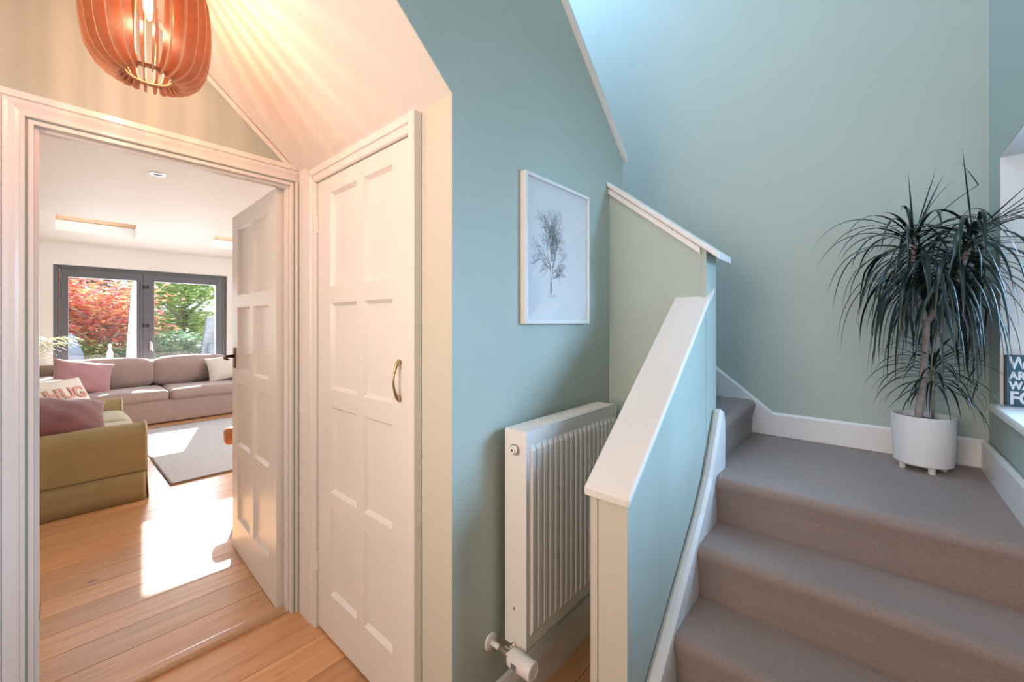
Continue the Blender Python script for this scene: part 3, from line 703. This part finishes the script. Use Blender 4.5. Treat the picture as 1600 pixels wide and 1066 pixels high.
def leaf(o0, az, el, ln, w, droop, name='leaf', kink=0.0):
    n = 11; p = Vector(o0); d = Vector((math.cos(az) * math.cos(el), math.sin(az) * math.cos(el), math.sin(el)))
    side = Vector((-math.sin(az), math.cos(az), 0)); L_ = []; seg = ln / n; vs = []; fs = []
    lim_x = xF - 0.03 - PX
    for i in range(n + 1):
        t = i / n; ww = w * (0.55 + 0.9 * t) if t < 0.35 else w * (0.865 + 0.135) * max(0.02, 1 - ((t - 0.35) / 0.65) ** 1.7)
        nrm = side.cross(d).normalized()
        f = nrm * (-ww * 0.22)
        vs += [p - side * ww / 2, p + f, p + side * ww / 2]
        d = (d + Vector((0, 0, -droop * (0.35 + 1.3 * t))) / n * 3).normalized()
        if rl.random() < kink: d = (d + side * rl.uniform(-0.25, 0.25)).normalized()
        q = p + d * seg
        if q.x > lim_x: d.x = -abs(d.x) * 0.2; d.normalize(); q = p + d * seg
        if q.x > 2.37 - PX and q.y < (yG + 0.035) - PY: d.y = abs(d.y) * 0.2; d.normalize(); q = p + d * seg
        if q.y < (yG - 0.20) - PY: d.y = 0.0; d.normalize(); q = p + d * seg
        if q.z < 0.60 and (q.x ** 2 + q.y ** 2) < 0.014 and o0 is not SMALL: d.z = max(d.z, -0.5)
        if q.z < 0.045: d.z = 0.05; d.normalize(); q = p + d * seg
        p = q
    for i in range(n):
        a = i * 3
        fs += [(a, a + 1, a + 4, a + 3), (a + 1, a + 2, a + 5, a + 4)]
    me = bpy.data.meshes.new(name); me.from_pydata([tuple(v) for v in vs], [], fs); me.update()
    return link(name, me, LEAF, plant, smooth=True)
for hh, n in ((H1, 102), (H2, 106)):
    for i in range(n):
        t = i / n
        az = i * 2.39996 + rl.uniform(-0.2, 0.2)
        # old lower leaves sprout further down the stem and droop more
        o0 = hh + (BASE - hh) * (t * 0.55) + Vector((rl.uniform(-.006, .006), rl.uniform(-.006, .006), 0))
        el = R(50 - 72 * t + rl.uniform(-10, 10)); ln = rl.uniform(0.34, 0.50) * (0.9 if t < 0.12 else 1)
        leaf(o0, az, el, ln, rl.uniform(0.0105, 0.0165), 1.0 + 0.65 * t + rl.uniform(-0.3, 0.3), kink=0.08)
# upright young leaves and sprays pointing to the window
for (hh, az, el, ln, dr) in ((H1, 2.0, 86, 0.27, 0.0), (H1, -1.2, 76, 0.29, 0.02), (H1, -0.9, 68, 0.28, 0.08), (H1, -1.6, 72, 0.25, 0.35), (H1, -1.3, 52, 0.42, 0.28), (H1, 1.2, 82, 0.12, 0.0), (H1, 2.4, 60, 0.2, 0.55),
                           (H2, 1.9, 85, 0.34, 0.0), (H2, -1.75, 42, 0.34, 0.02), (H2, -1.9, 36, 0.36, 0.04), (H2, -1.65, 30, 0.33, 0.10), (H2, -2.1, 46, 0.22, 0.0), (H2, -1.5, 24, 0.33, 0.2), (H2, -2.0, 28, 0.3, 0.4), (H2, 1.7, 25, 0.34, 0.25), (H2, 1.3, 35, 0.30, 0.4)):
    leaf(hh, az, R(el), ln, 0.013, dr)
for i in range(64):
    t = i / 64; az = i * 2.39996
    leaf(SMALL + Vector((0, 0, -0.10 * t)), az, R(60 - 60 * t + rl.uniform(-8, 8)), rl.uniform(0.20, 0.30), rl.uniform(0.007, 0.011), 0.72 + 0.2 * t)

# ------------------------------------------------------------------ sign on the sill
sg = thing('sill_sign', 'navy block sign with white capital letters on the window sill', 'sign', (2.398, yG - 0.012, WZ0 + 0.0245))
box('sign_board', SIGNB, -0.024, 0.0, -0.205, 0.0, 0.0, 0.190, sg, bevel=0.001)
box('sign_edge', SIGNE, -0.0235, -0.0005, 0.0, 0.004, 0.001, 0.189, sg)
# text faces -x, reads towards -y
def sgm(y, z): return Matrix(((0, 0, -1, -0.0245), (-1, 0, 0, y), (0, 1, 0, z), (0, 0, 0, 1)))
for (tx, zz, sz_, sx_) in (('WHAT', 0.139, 0.064, 0.66), ('ARE WE', 0.1005, 0.040, 0.76), ('WAITING', 0.064, 0.040, 0.76), ('FOR', 0.009, 0.066, 0.76)):
    text_mesh('lettering', tx, sz_, SIGNW, sg, sgm(-0.006, zz), 0.0006, 0.0018, sx_)

# ------------------------------------------------------------------ living room shell
yW = 8.20
LX0, LX1 = -1.8, 3.8
GX0, GX1, GZ = 0.055, 2.020, 2.135
wl = MB()
wl.box(LX0, GX0, yW, yW + 0.28, 0, 2.43); wl.box(GX1, LX1, yW, yW + 0.28, 0, 2.43); wl.box(GX0, GX1, yW, yW + 0.28, GZ, 2.43)
struct(wl.build('wall_garden', WHITEWALL), 'pale living room wall around the garden doors', 'wall')
struct(box('wall_living_left', WHITEWALL, LX0 - 0.1, LX0, FT + 0.085, yW + 0.28, 0, 3.5))
struct(box('wall_living_right', WHITEWALL, LX1, LX1 + 0.1, FT + 0.085, yW + 0.28, 0, 3.5))
lf = MB(); lf.box(LX0, OX0, FT + 0.0855, FT + 0.097, 0, 2.4); lf.box(OX0, OX1, FT + 0.0855, FT + 0.097, OZ, 2.4); lf.box(OX1, LX1, FT + 0.0855, FT + 0.097, 0, 2.4)
struct(lf.build('wall_living_near', WHITEWALL))
ce = MB().add([(LX0, FT + 0.09, 2.4), (LX1, FT + 0.09, 2.4), (LX1, 5.95, 2.4), (0.02, 5.95, 2.4), (LX0, 5.95, 2.4), (LX0, FT + 0.09, 3.6), (LX1, FT + 0.09, 3.6), (LX1, 5.95, 3.6), (0.02, 5.95, 3.6), (LX0, 5.95, 3.6)],
              [(0, 1, 2, 3, 4), (9, 8, 7, 6, 5), (0, 5, 6, 1), (1, 6, 7, 2), (2, 7, 8, 3), (3, 8, 9, 4), (4, 9, 5, 0)])
struct(ce.build('ceiling_living', WHITEWALL), 'flat white living room ceiling with recessed downlight', 'ceiling')
rs = 0.364
rz = lambda y: 2.43 + rs * (yW - y)
SK = [(0.07, 0.83), (1.70, 2.46)]; sy0, sy1 = 7.88, 7.03; RT = 0.135
rf = MB()
def roofpart(x0, x1, ya, yb_):
    rf.prism([(ya, rz(ya)), (yb_, rz(yb_)), (yb_, rz(yb_) + RT), (ya, rz(ya) + RT)], 'x', x0, x1)
roofpart(LX0, LX1, yW + 0.3, sy0); roofpart(LX0, LX1, sy1, 5.4)
for a, b in ((LX0, 0.07), (0.83, 1.70), (2.46, LX1)): roofpart(a, b, sy0, sy1)
struct(rf.build('ceiling_slope', WHITEWALL), 'sloping white extension ceiling with two roof windows', 'ceiling')
for i, (a, b) in enumerate(SK):
    wn = structroot('window_%d' % (3 + i), 'pine framed roof window ' + ('left of the sloping ceiling' if i == 0 else 'partly hidden by the open door'), 'roof window')
    e = 0.045
    def bar(x0, x1, ya, yb_): 
        m_ = MB().prism([(ya, rz(ya) + RT + 0.001), (yb_, rz(yb_) + RT + 0.001), (yb_, rz(yb_) + RT + 0.085), (ya, rz(ya) + RT + 0.085)], 'x', x0, x1); return m_.build('frame_bar', PINETRIM, wn)
    bar(a - 0.03, b + 0.03, sy0 + 0.03, sy0 - e * 0.35); bar(a - 0.03, b + 0.03, sy1 + e * 0.35, sy1 - 0.03)
    bar(a - 0.03, a + 0.012, sy0 - e * 0.35, sy1 + e * 0.35); bar(b - 0.012, b + 0.03, sy0 - e * 0.35, sy1 + e * 0.35)
    MB().prism([(sy0, rz(sy0) + RT + 0.087), (sy1, rz(sy1) + RT + 0.087), (sy1, rz(sy1) + RT + 0.093), (sy0, rz(sy0) + RT + 0.093)], 'x', a, b).build('pane', PANE, wn)
dl = thing('downlight', 'small chrome downlight in the living room ceiling', 'downlight', (0.517, 3.795, 2.4))
MB().lathe([(0.030, -0.001), (0.032, -0.006), (0.044, -0.006), (0.046, -0.0005)], 24, cap=False).build('bezel', SILVER, dl)
MB().lathe([(0.0, -0.002), (0.031, -0.002)], 20, cap=False).build('lens', GREYPL, dl)

# garden doors
w2 = structroot('window_2', 'anthracite framed garden double doors with large panes', 'garden doors', (GX0, yW + 0.06, 0))
GW = GX1 - GX0; GH = GZ
def gb(name, a, b, c, d, y0=0, y1=0.07, m=ANTH, par=None, bev=0.004): return box(name, m, a, b, y0, y1, c, d, par or w2, bevel=bev)
gb('outer_frame_bar', 0.001, 0.055, 0, GH - 0.001); gb('outer_frame_bar', GW - 0.055, GW - 0.001, 0, GH - 0.001); gb('outer_frame_bar', 0.055, GW - 0.055, GH - 0.055, GH - 0.001)
for (a, b) in ((0.058, 0.925), (0.928, GW - 0.058)):
    l_, r_ = (a + 0.082, b - 0.095) if a < 0.5 else (a + 0.105, b - 0.095)
    lf_ = gb('door_leaf_stile', a, l_, 0.01, GH - 0.058, -0.012, 0.058); gb('door_leaf_stile', r_, b, 0.01, GH - 0.058, -0.012, 0.058)
    gb('door_leaf_rail', l_, r_, GH - 0.160, GH - 0.058, -0.012, 0.058); gb('door_leaf_rail', l_, r_, 0.01, 0.14, -0.012, 0.058)
    box('pane', PANE, l_, r_, 0.018, 0.024, 0.14, GH - 0.160, w2)
gb('meeting_cover', 0.905, 0.962, 0.01, GH - 0.062, -0.020, -0.012)
for z in (1.885, 1.305): 
    gb('latch', 0.900, 0.925, z - 0.025, z + 0.025, -0.034, -0.020, BLACK); gb('latch', 0.942, 0.967, z - 0.025, z + 0.025, -0.034, -0.020, BLACK)
hh_ = gb('handle_plate', 0.975, 1.000, 0.93, 1.07, -0.022, -0.012, SILVER)
MB().tube([(0.988, -0.02, 1.045), (0.988, -0.06, 1.045), (0.993, -0.066, 1.03), (1.002, -0.066, 0.915)], [0.011, 0.011, 0.012, 0.009], 10).build('lever', SILVER, hh_, smooth=True)

# ------------------------------------------------------------------ living room furniture
ZF = 0.010
def soft(name, c, h, r, m, parent, n=8, puff=0.0, seed=0):
    rr = random.Random(seed); ph = [rr.uniform(0, 6) for _ in range(4)]
    def fn(q):
        k = (1 - (q.x / h[0]) ** 2) * (1 - (q.y / h[1]) ** 2) * (1 - (q.z / h[2]) ** 2) if puff else 0
        d = Vector((0, 0, 0))
        if puff:
            cx_ = max(0, 1 - (q.x / h[0]) ** 2); cy_ = max(0, 1 - (q.y / h[1]) ** 2); cz_ = max(0, 1 - (q.z / h[2]) ** 2)
            d = Vector((q.x / h[0] * puff * cy_ * cz_, q.y / h[1] * puff * cx_ * cz_, q.z / h[2] * puff * cx_ * cy_))
            d += Vector((0, 1, 1)) * 0.006 * math.sin(9 * q.x + ph[0]) * math.sin(11 * q.z + ph[1] + 6 * q.y)
        return q + d
    return MB().rbox(c, h, r, n, fn).build(name, m, parent, smooth=True, weld=True)
gs = thing('grey_sofa', 'long mauve-grey fabric sofa below the garden doors', 'sofa', (0.0, 7.06, ZF))
soft('sofa_base', (1.08, 0.46, 0.165), (1.22, 0.44, 0.160), 0.03, MAUVE, gs)
for x in (0.62, 1.555): soft('seat_cushion', (x, 0.30, 0.375), (0.462, 0.32, 0.075), 0.055, MAUVE, gs, 12, 0.012, int(x * 10))
for x in (0.555, 1.46): soft('back_cushion', (x, 0.71, 0.632), (0.455 if x < 1 else 0.47, 0.115, 0.185), 0.09, MAUVE, gs, 14, 0.045, int(x * 10))
soft('sofa_back', (1.08, 0.88, 0.40), (1.22, 0.075, 0.40), 0.05, MAUVE, gs)
soft('armrest', (0.02, 0.43, 0.33), (0.145, 0.43, 0.335), 0.07, MAUVE, gs, 12)
soft('armrest', (2.17, 0.43, 0.33), (0.145, 0.43, 0.335), 0.07, MAUVE, gs, 12)
o = tag(MB().cushion(0.56, 0.44, 0.17, 16, 0.012, 1).build('cushion', PINKC, None, smooth=True, weld=True), 'crumpled dusty pink cushion at left end of mauve-grey sofa', 'cushion', 'scatter cushions')
o.location = (0.30, 7.46, ZF + 0.655); o.rotation_euler = (R(-28), R(12), R(8))
o = tag(MB().cushion(0.44, 0.40, 0.15, 14, 0.006, 2).build('cushion', CREAMC, None, smooth=True, weld=True), 'cream square cushion at right end of mauve-grey sofa', 'cushion', 'scatter cushions')
o.location = (1.80, 7.46, ZF + 0.650); o.rotation_euler = (R(-26), R(-10), R(-14))

# green sofa, faces +x
ol = thing('olive_sofa', 'olive green loose-cover two-seat sofa beside the doorway', 'sofa', (-0.5, 4.165, ZF))
def arm(y0, y1, name='armrest'):
    # rolled arm outline in y-z, extruded in x with soft front
    pr = [(y0, 0.205), (y0, 0.46)]
    rr_ = (y1 - y0) / 2; cy_ = (y0 + y1) / 2
    for k in range(11):
        a = R(180 - 18 * k); pr.append((cy_ + (rr_ + 0.0) * math.cos(a), 0.47 + 0.10 * math.sin(a)))
    pr += [(y1, 0.46), (y1, 0.205)]
    a_ = MB().prism(pr, 'x', 0.02, 1.005).build(name, OLIVE, ol, bevel=0.022, seg=4)
    pts = [(1.006, p[0], p[1]) for p in pr]
    MB().tube(pts, 0.006, 6).build('piping', PIPING, a_, smooth=True)
    return a_
arm(0.0, 0.20); arm(1.55, 1.75)
sk = MB()
def skirt_pt(s):
    per = [(1.012, 0.0), (1.012, 1.75)]
    return per
# skirt: front, near side and far side with slight flare and pleats at corners
for (a, b) in (((0.0, 0.004), (1.0, -0.004)), ((1.004, 0.0), (1.004, 1.75)), ((1.0, 1.754), (0.0, 1.754))):
    A_, B_ = Vector(a), Vector(b); dd = (B_ - A_); nn = Vector((dd.y, -dd.x)).normalized()
    def P(u, v):
        p = A_ + dd * u; w_ = 0.004 + (1 - v) * (0.010 + 0.003 * math.sin(u * dd.length * 16))
        q = p + nn * w_; return (q.x, q.y, 0.004 + v * 0.206)
    sk.grid(P, 40, 3)
sko = sk.build('valance_skirt', OLIVE, ol, smooth=True)
sm = sko.modifiers.new('solid', 'SOLIDIFY'); sm.thickness = 0.006; sm.offset = -1
MB().tube([(0.0, -0.0035, 0.210), (1.004, -0.0075, 0.210), (1.009, 1.75, 0.210)], 0.0035, 6).build('skirt_seam', OLIVE, ol)
box('sofa_base', OLIVE, 0.02, 0.99, 0.02, 1.73, 0.03, 0.30, ol, bevel=0.02)
for y in (0.54, 1.215): soft('seat_cushion', (0.63, y, 0.385), (0.385, 0.335, 0.085), 0.06, OLIVEL, ol, 12, 0.02, int(y * 10))
soft('sofa_back', (0.10, 0.875, 0.45), (0.10, 0.86, 0.42), 0.08, OLIVE, ol, 10)
for y in (0.54, 1.215): soft('back_cushion', (0.27, y, 0.60), (0.10, 0.33, 0.20), 0.08, OLIVE, ol, 10, 0.03, int(y * 7))
cu = tag(MB().cushion(0.46, 0.44, 0.14, 16, 0.006, 3).build('cushion', CREAMC, None, smooth=True, weld=True), 'cream cushion printed with pink letters on olive sofa', 'cushion', 'scatter cushions')
cu.location = (0.085, 5.22, ZF + 0.655); cu.rotation_euler = (R(-30), 0, R(40))
CM = lambda x, z: Matrix(((1, 0, 0, x), (0, 0, -1, -0.0725), (0, 1, 0, z), (0, 0, 0, 1)))
def cushion_text(tx, size, x, z, m, fat):
    o_ = text_mesh('printed_letters', tx, size, m, cu, CM(x, z), 0.0004, fat)
    w, h, t = 0.46, 0.44, 0.14
    for v in o_.data.vertices:
        a = max(-.97, min(.97, v.co.x / (w / 2))); b = max(-.97, min(.97, v.co.z / (h / 2)))
        v.co.y = v.co.y + 0.0725 - (t / 2 * (1 - a * a) ** .45 * (1 - b * b) ** .45 + 0.0075)
cushion_text('HUG', 0.145, -0.145, 0.0, PINKLET, 0.004)
cushion_text('FROM', 0.052, -0.035, -0.065, GREYLET, 0.001)
cushion_text('AUSTRALIA', 0.048, -0.125, -0.125, GREYLET, 0.001)
o = tag(MB().cushion(0.52, 0.46, 0.19, 16, 0.014, 4).build('cushion', PLUMC, None, smooth=True, weld=True), 'plum coloured cushion lying over the near arm of olive sofa', 'cushion', 'scatter cushions')
o.location = (0.055, 4.44, ZF + 0.640); o.rotation_euler = (R(-62), R(10), R(4))

# rug
rg = thing('rug', 'silver grey textured rug with dark bound edge', 'rug', (0.672, 4.335, ZF))
rgm = MB().rbox((0.90, 1.22, 0.007), (0.895, 1.215, 0.007), 0.006, 10)
rgm.build('pile', RUGM, rg, smooth=False, weld=True)
for (a, b, c, d) in ((0, 1.80, 0, 0.016), (0, 1.80, 2.424, 2.44), (0, 0.016, 0.016, 2.424), (1.784, 1.80, 0.016, 2.424)):
    box('binding', RUGE, a, b, c, d, 0.0, 0.0155, rg, bevel=0.003)

# leather armchair behind the open door, faces -x
lc = thing('leather_armchair', 'tan leather armchair with rolled arms behind the open door', 'armchair', (0.90, 2.92, ZF))
def larm(y0):
    a_ = MB().prism([(0.03, 0.07), (0.86, 0.07), (0.86, 0.48), (0.03, 0.48), (0.055, 0.30)], 'y', y0, y0 + 0.10).build('armrest', LEATHER, lc, bevel=0.02, seg=3)
    pr = [(0.0, -0.03), (0.045, -0.028), (0.062, -0.015), (0.066, 0.02), (0.066, 0.80), (0.0, 0.83)]
    MB().lathe(pr, 20, (0, y0 + 0.055, 0.495), 'x').build('arm_roll', LEATHER, a_, smooth=True)
larm(0.03); larm(0.63)
soft('seat_cushion', (0.40, 0.38, 0.37), (0.36, 0.245, 0.09), 0.06, LEATHER, lc, 10, 0.02, 3)
soft('seat_base', (0.43, 0.38, 0.20), (0.40, 0.25, 0.12), 0.03, LEATHER, lc)
soft('backrest', (0.80, 0.38, 0.56), (0.10, 0.33, 0.36), 0.08, LEATHER, lc, 10, 0.03, 5)
for (x, y) in ((0.08, 0.08), (0.08, 0.68), (0.82, 0.08), (0.82, 0.68)):
    MB().lathe([(0.014, 0), (0.022, 0.075)], 12, (x, y, 0)).build('foot', TRUNK, lc)

# palm by the garden doors
pm = thing('palm', 'yellow-green arching palm beside the garden doors', 'plant', (-0.34, 7.66, ZF))
MB().lathe([(0.0, 0.0), (0.13, 0.0), (0.16, 0.28), (0.165, 0.30), (0.15, 0.30), (0.14, 0.26), (0, 0.26)], 24).build('basket_pot', TERRA, pm)
rp_ = random.Random(9)
for k in range(9):
    az = R([5, 40, -20, 75, 110, 150, -60, -110, 20][k]); top = rp_.uniform(1.08, 1.32) if k else 1.18
    ln = 0.46 if k in (0, 2, 8) else 0.32; pts = [Vector((0, 0, 0.26))]
    for i in range(1, 9):
        t = i / 8; pts.append(Vector((math.cos(az) * ln * t ** 2.0, math.sin(az) * ln * t ** 2.0, 0.26 + (top - 0.26) * (1 - (1 - t) ** 1.7) - 0.10 * max(0, t - 0.75))))
    fr = MB().tube(pts, [0.006 - 0.0005 * i for i in range(9)], 6).build('stem', PALM, pm, smooth=True)
    lb = MB()
    for i in range(5, 9):
        for s_ in (-1, 1):
            for j in range(2):
                p = pts[i] + (pts[i - 1] - pts[i]) * 0.5 * j; fw_ = Vector((math.cos(az), math.sin(az), 0)); sd = Vector((-math.sin(az), math.cos(az), 0)) * s_
                d = (fw_ * 0.9 + sd * 0.7 + Vector((0, 0, 0.25))).normalized(); vs = []; q = p.copy()
                for m_ in range(6):
                    ww = 0.010 * (1 - (m_ / 5) ** 2) + 0.001; sd2 = d.cross(Vector((0, 0, 1))).normalized()
                    vs += [q - sd2 * ww, q + sd2 * ww]; q = q + d * 0.05; d = (d + Vector((0, 0, -0.22))).normalized()
                lb.add(vs, [(2 * m_, 2 * m_ + 1, 2 * m_ + 3, 2 * m_ + 2) for m_ in range(5)])
    lb.build('frond', PALM, fr, smooth=True)

# ------------------------------------------------------------------ garden
struct(box('ground_patio', PATIO, -6, 9, yW + 0.281, 12.5, -0.25, -0.12), 'pale paved patio outside', 'patio')
struct(box('ground_lawn', GRASS, -14, 18, 12.5, 30, -0.25, -0.14), 'lawn beyond the patio', 'lawn')
def foliage(name, m, parent, center, rad, n, size, seed, flat=0.6, clumps=40):
    rr = random.Random(seed); vs = []; fs = []
    cl = []
    for _ in range(clumps):
        while True:
            p = Vector((rr.uniform(-1, 1), rr.uniform(-1, 1), rr.uniform(-1, 1)))
            if 0.35 < p.length < 1: break
        cl.append(Vector((p.x * rad[0], p.y * rad[1], p.z * rad[2])))
    cr = min(rad) * 0.42
    for i in range(n):
        c = cl[i % clumps]
        p = c + Vector((rr.gauss(0, 1) * cr, rr.gauss(0, 1) * cr, rr.gauss(0, 1) * cr * flat)) * 0.6 + Vector(center)
        a = rr.uniform(0, 2 * PI); tl = rr.uniform(-0.9, 0.9)
        u = Vector((math.cos(a), math.sin(a), rr.uniform(-0.5, 0.3))).normalized(); w_ = u.cross(Vector((math.sin(tl), 0.2, math.cos(tl)))).normalized()
        s_ = size * rr.uniform(0.6, 1.35); b = len(vs)
        vs += [p - u * s_ * 0.5, p + w_ * s_ * 0.28, p + u * s_ * 0.6, p - w_ * s_ * 0.28]; fs.append((b, b + 1, b + 2, b + 3))
    me = bpy.data.meshes.new(name); me.from_pydata([tuple(v) for v in vs], [], fs); me.update()
    o_ = link(name, me, m, parent); o_['kind'] = 'stuff'; return o_
def tree(name, label, loc, hgt, m, rad, n, size, seed, cz, trunk=0.09, clumps=45, cat='tree', group=None, forks=5):
    t = thing(name, label, cat, loc, group=group)
    rr = random.Random(seed)
    tr = MB().tube([(0, 0, 0), (0.05, 0.02, hgt * 0.3), (-0.02, 0.05, hgt * 0.55), (0.03, 0, hgt * 0.8)], [trunk, trunk * .8, trunk * .6, trunk * .3], 9).build('trunk', TRUNK, t, smooth=True)
    for k in range(forks):
        a = 2 * PI * k / forks + rr.uniform(0, .5); z0 = hgt * rr.uniform(0.3, 0.55)
        MB().tube([(0, 0, z0), (math.cos(a) * rad[0] * .35, math.sin(a) * rad[1] * .35, z0 + hgt * 0.12), (math.cos(a) * rad[0] * .75, math.sin(a) * rad[1] * .75, z0 + hgt * 0.2)], [trunk * .5, trunk * .35, trunk * .12], 7).build('branch', TRUNK, t, smooth=True)
    foliage('foliage', m, t, (0, 0, cz), rad, n, size, seed, clumps=clumps)
    return t
tree('maple_tree', 'red and orange japanese maple outside the left garden door', (0.75, 12.4, -0.14), 2.6, MAPLE, (1.0, 0.9, 0.95), 5200, 0.13, 1, 1.85)
tree('leafy_tree', 'bright green tree outside the right garden door', (2.70, 15.3, -0.14), 3.6, GREENL, (1.5, 1.0, 1.4), 6500, 0.145, 2, 2.3)
tree('yellow_tree', 'yellow-leaved small tree above the slate feature', (3.20, 12.5, -0.14), 2.9, YELLOWL, (0.42, 0.4, 0.35), 900, 0.12, 3, 2.55, trunk=0.06, clumps=14)
tree('shrub', 'blue-green shrub below the bright green tree', (2.05, 11.8, -0.14), 1.1, TEALL, (0.75, 0.5, 0.62), 3200, 0.10, 4, 0.68, trunk=0.03, cat='shrub')
tree('shrub', 'low blue-green shrub under the red maple', (1.25, 11.9, -0.14), 0.8, TEALL, (0.5, 0.4, 0.42), 2200, 0.09, 5, 0.50, trunk=0.025, cat='shrub')
tree('shrub', 'yellow-green shrub under the red maple', (0.50, 12.0, -0.14), 0.9, GREENL, (0.42, 0.4, 0.45), 1600, 0.08, 6, 0.75, trunk=0.025, cat='shrub')
tree('conifer', 'tall dark green tree behind the maple', (1.0, 18.6, -0.14), 6.0, TEALL, (2.6, 1.2, 2.8), 6000, 0.26, 7, 2.9, trunk=0.16, clumps=70)
tree('conifer', 'tall dark green tree at far left of garden', (-5.8, 18.6, -0.14), 6.0, TEALL, (2.6, 1.2, 2.9), 5000, 0.26, 8, 2.9, trunk=0.16, clumps=70)
tree('conifer', 'tall green tree at far right of garden', (7.8, 18.6, -0.14), 6.0, GREENL, (2.8, 1.2, 2.9), 6000, 0.26, 9, 2.9, trunk=0.16, clumps=70)
fe = structroot('wall_fence', 'weathered grey board fence at the end of garden', 'fence', (-9, 22.5, -0.14))
fb = None
for k in range(60):
    if fb is None:
        o = box('fence_board', FENCEM, 0, 0.295, -0.02, 0.0, 0, 2.0, fe); fb = o.data
    else: o = link('fence_board', fb, None, fe)
    o.location = (k * 0.30, 0.004 * (k % 2), 0)
# closed parasol
pa = thing('parasol', 'closed pale garden parasol outside the left garden door', 'parasol', (1.141, 10.7, -0.12))
MB().lathe([(0.18, 0), (0.18, 0.06), (0.03, 0.08), (0.03, 0.22)], 20).build('base', SLATE, pa)
MB().lathe([(0.022, 0.08), (0.022, 2.45)], 12).build('pole', SILVER, pa)
pc = MB(); prof = [(0.115, 0.62), (0.125, 0.75), (0.11, 1.1), (0.085, 1.6), (0.055, 2.1), (0.02, 2.4), (0.003, 2.43)]
def PP(u, v):
    t = v * (len(prof) - 1); j = min(int(t), len(prof) - 2); f = t - j
    r_ = prof[j][0] * (1 - f) + prof[j + 1][0] * f; z = prof[j][1] * (1 - f) + prof[j + 1][1] * f
    a = 2 * PI * u; r_ *= 1 + 0.16 * math.cos(8 * a); return (r_ * math.cos(a), r_ * math.sin(a), z)
pc.grid(PP, 48, 12); pc.build('canopy', PARASOL, pa, smooth=True)
# outdoor sofas
def garden_sofa(label, loc, w):
    t = thing('garden_sofa', label, 'garden sofa', loc, group='garden sofas')
    soft('base', (w / 2, 0.40, 0.17), (w / 2, 0.40, 0.16), 0.03, RATTAN, t)
    soft('backrest', (w / 2, 0.06, 0.46), (w / 2, 0.06, 0.32), 0.05, RATTAN, t)
    for s_ in (0.06, w - 0.06): soft('armrest', (s_, 0.42, 0.36), (0.06, 0.38, 0.22), 0.04, RATTAN, t)
    soft('back_cushion', (w / 2, 0.19, 0.68), (w / 2 - 0.10, 0.08, 0.17), 0.06, OUTC, t, 10, 0.02, 2)
    soft('seat_cushion', (w / 2, 0.48, 0.38), (w / 2 - 0.14, 0.30, 0.07), 0.05, OUTC, t, 8, 0.01, 3)
garden_sofa('pale cushioned garden sofa outside left garden door', (0.05, 9.55, -0.12), 0.95)
garden_sofa('pale cushioned garden sofa outside right garden door', (1.25, 9.55, -0.12), 0.92)
# covered barbecue, slate, ornament
bb = thing('covered_barbecue', 'blue-grey covered barbecue under the maple at left', 'barbecue', (0.18, 10.9, -0.12))
MB().add([(-0.34, -0.3, 0), (0.34, -0.3, 0), (0.34, 0.3, 0), (-0.34, 0.3, 0), (-0.30, -0.26, 0.92), (0.26, -0.26, 0.92), (0.26, 0.26, 0.92), (-0.30, 0.26, 0.92), (-0.24, -0.16, 1.28), (0.14, -0.16, 1.28), (0.14, 0.16, 1.28), (-0.24, 0.16, 1.28)],
         [(0, 3, 2, 1), (0, 1, 5, 4), (1, 2, 6, 5), (2, 3, 7, 6), (3, 0, 4, 7), (4, 5, 9, 8), (5, 6, 10, 9), (6, 7, 11, 10), (7, 4, 8, 11), (8, 9, 10, 11)]).build('cover', COVER, bb, bevel=0.05, seg=4)
MB().tube([(-0.25, -0.32, 0.10), (0.27, -0.32, 0.10)], 0.008, 6).build('tie_cord', RATTAN, bb)
sl = thing('slate_feature', 'upright blue slate water feature outside right garden door', 'slate', (2.44, 10.62, -0.12))
MB().add([(-0.36, -0.06, 0), (0.34, -0.06, 0), (0.33, -0.05, 0.9), (0.28, -0.05, 1.62), (-0.20, -0.05, 1.60), (-0.30, -0.05, 0.8),
          (-0.36, 0.06, 0), (0.34, 0.06, 0), (0.33, 0.05, 0.9), (0.28, 0.05, 1.62), (-0.20, 0.05, 1.60), (-0.30, 0.05, 0.8)],
         [(0, 1, 2, 5), (5, 2, 3, 4), (7, 6, 11, 8), (8, 11, 10, 9), (0, 6, 7, 1), (1, 7, 8, 2), (2, 8, 9, 3), (3, 9, 10, 4), (4, 10, 11, 5), (5, 11, 6, 0)]).build('slab', SLATE, sl, bevel=0.015)
MB().rbox((0.0, -0.10, 0.55), (0.20, 0.10, 0.50), 0.09, 8).build('boulder', SLATE, sl, smooth=True, weld=True)
orn = MB().lathe([(0.0, 0), (0.055, 0), (0.06, 0.03), (0.045, 0.10), (0.05, 0.16), (0.035, 0.21), (0.018, 0.25), (0.030, 0.29), (0.024, 0.33), (0.0, 0.345)], 20).build('garden_ornament', ORN, smooth=True)
orn.location = (0.78, 10.7, 0.62); tag(orn, 'small pale stone ornament on a plinth in the garden', 'ornament')
pln = MB().box(-0.13, 0.13, -0.13, 0.13, 0, 0.69).box(-0.15, 0.15, -0.15, 0.15, 0.69, 0.739).build('garden_plinth', ORN, bevel=0.01)
pln.location = (0.78, 10.7, -0.12); tag(pln, 'square pale stone plinth in the garden', 'plinth')
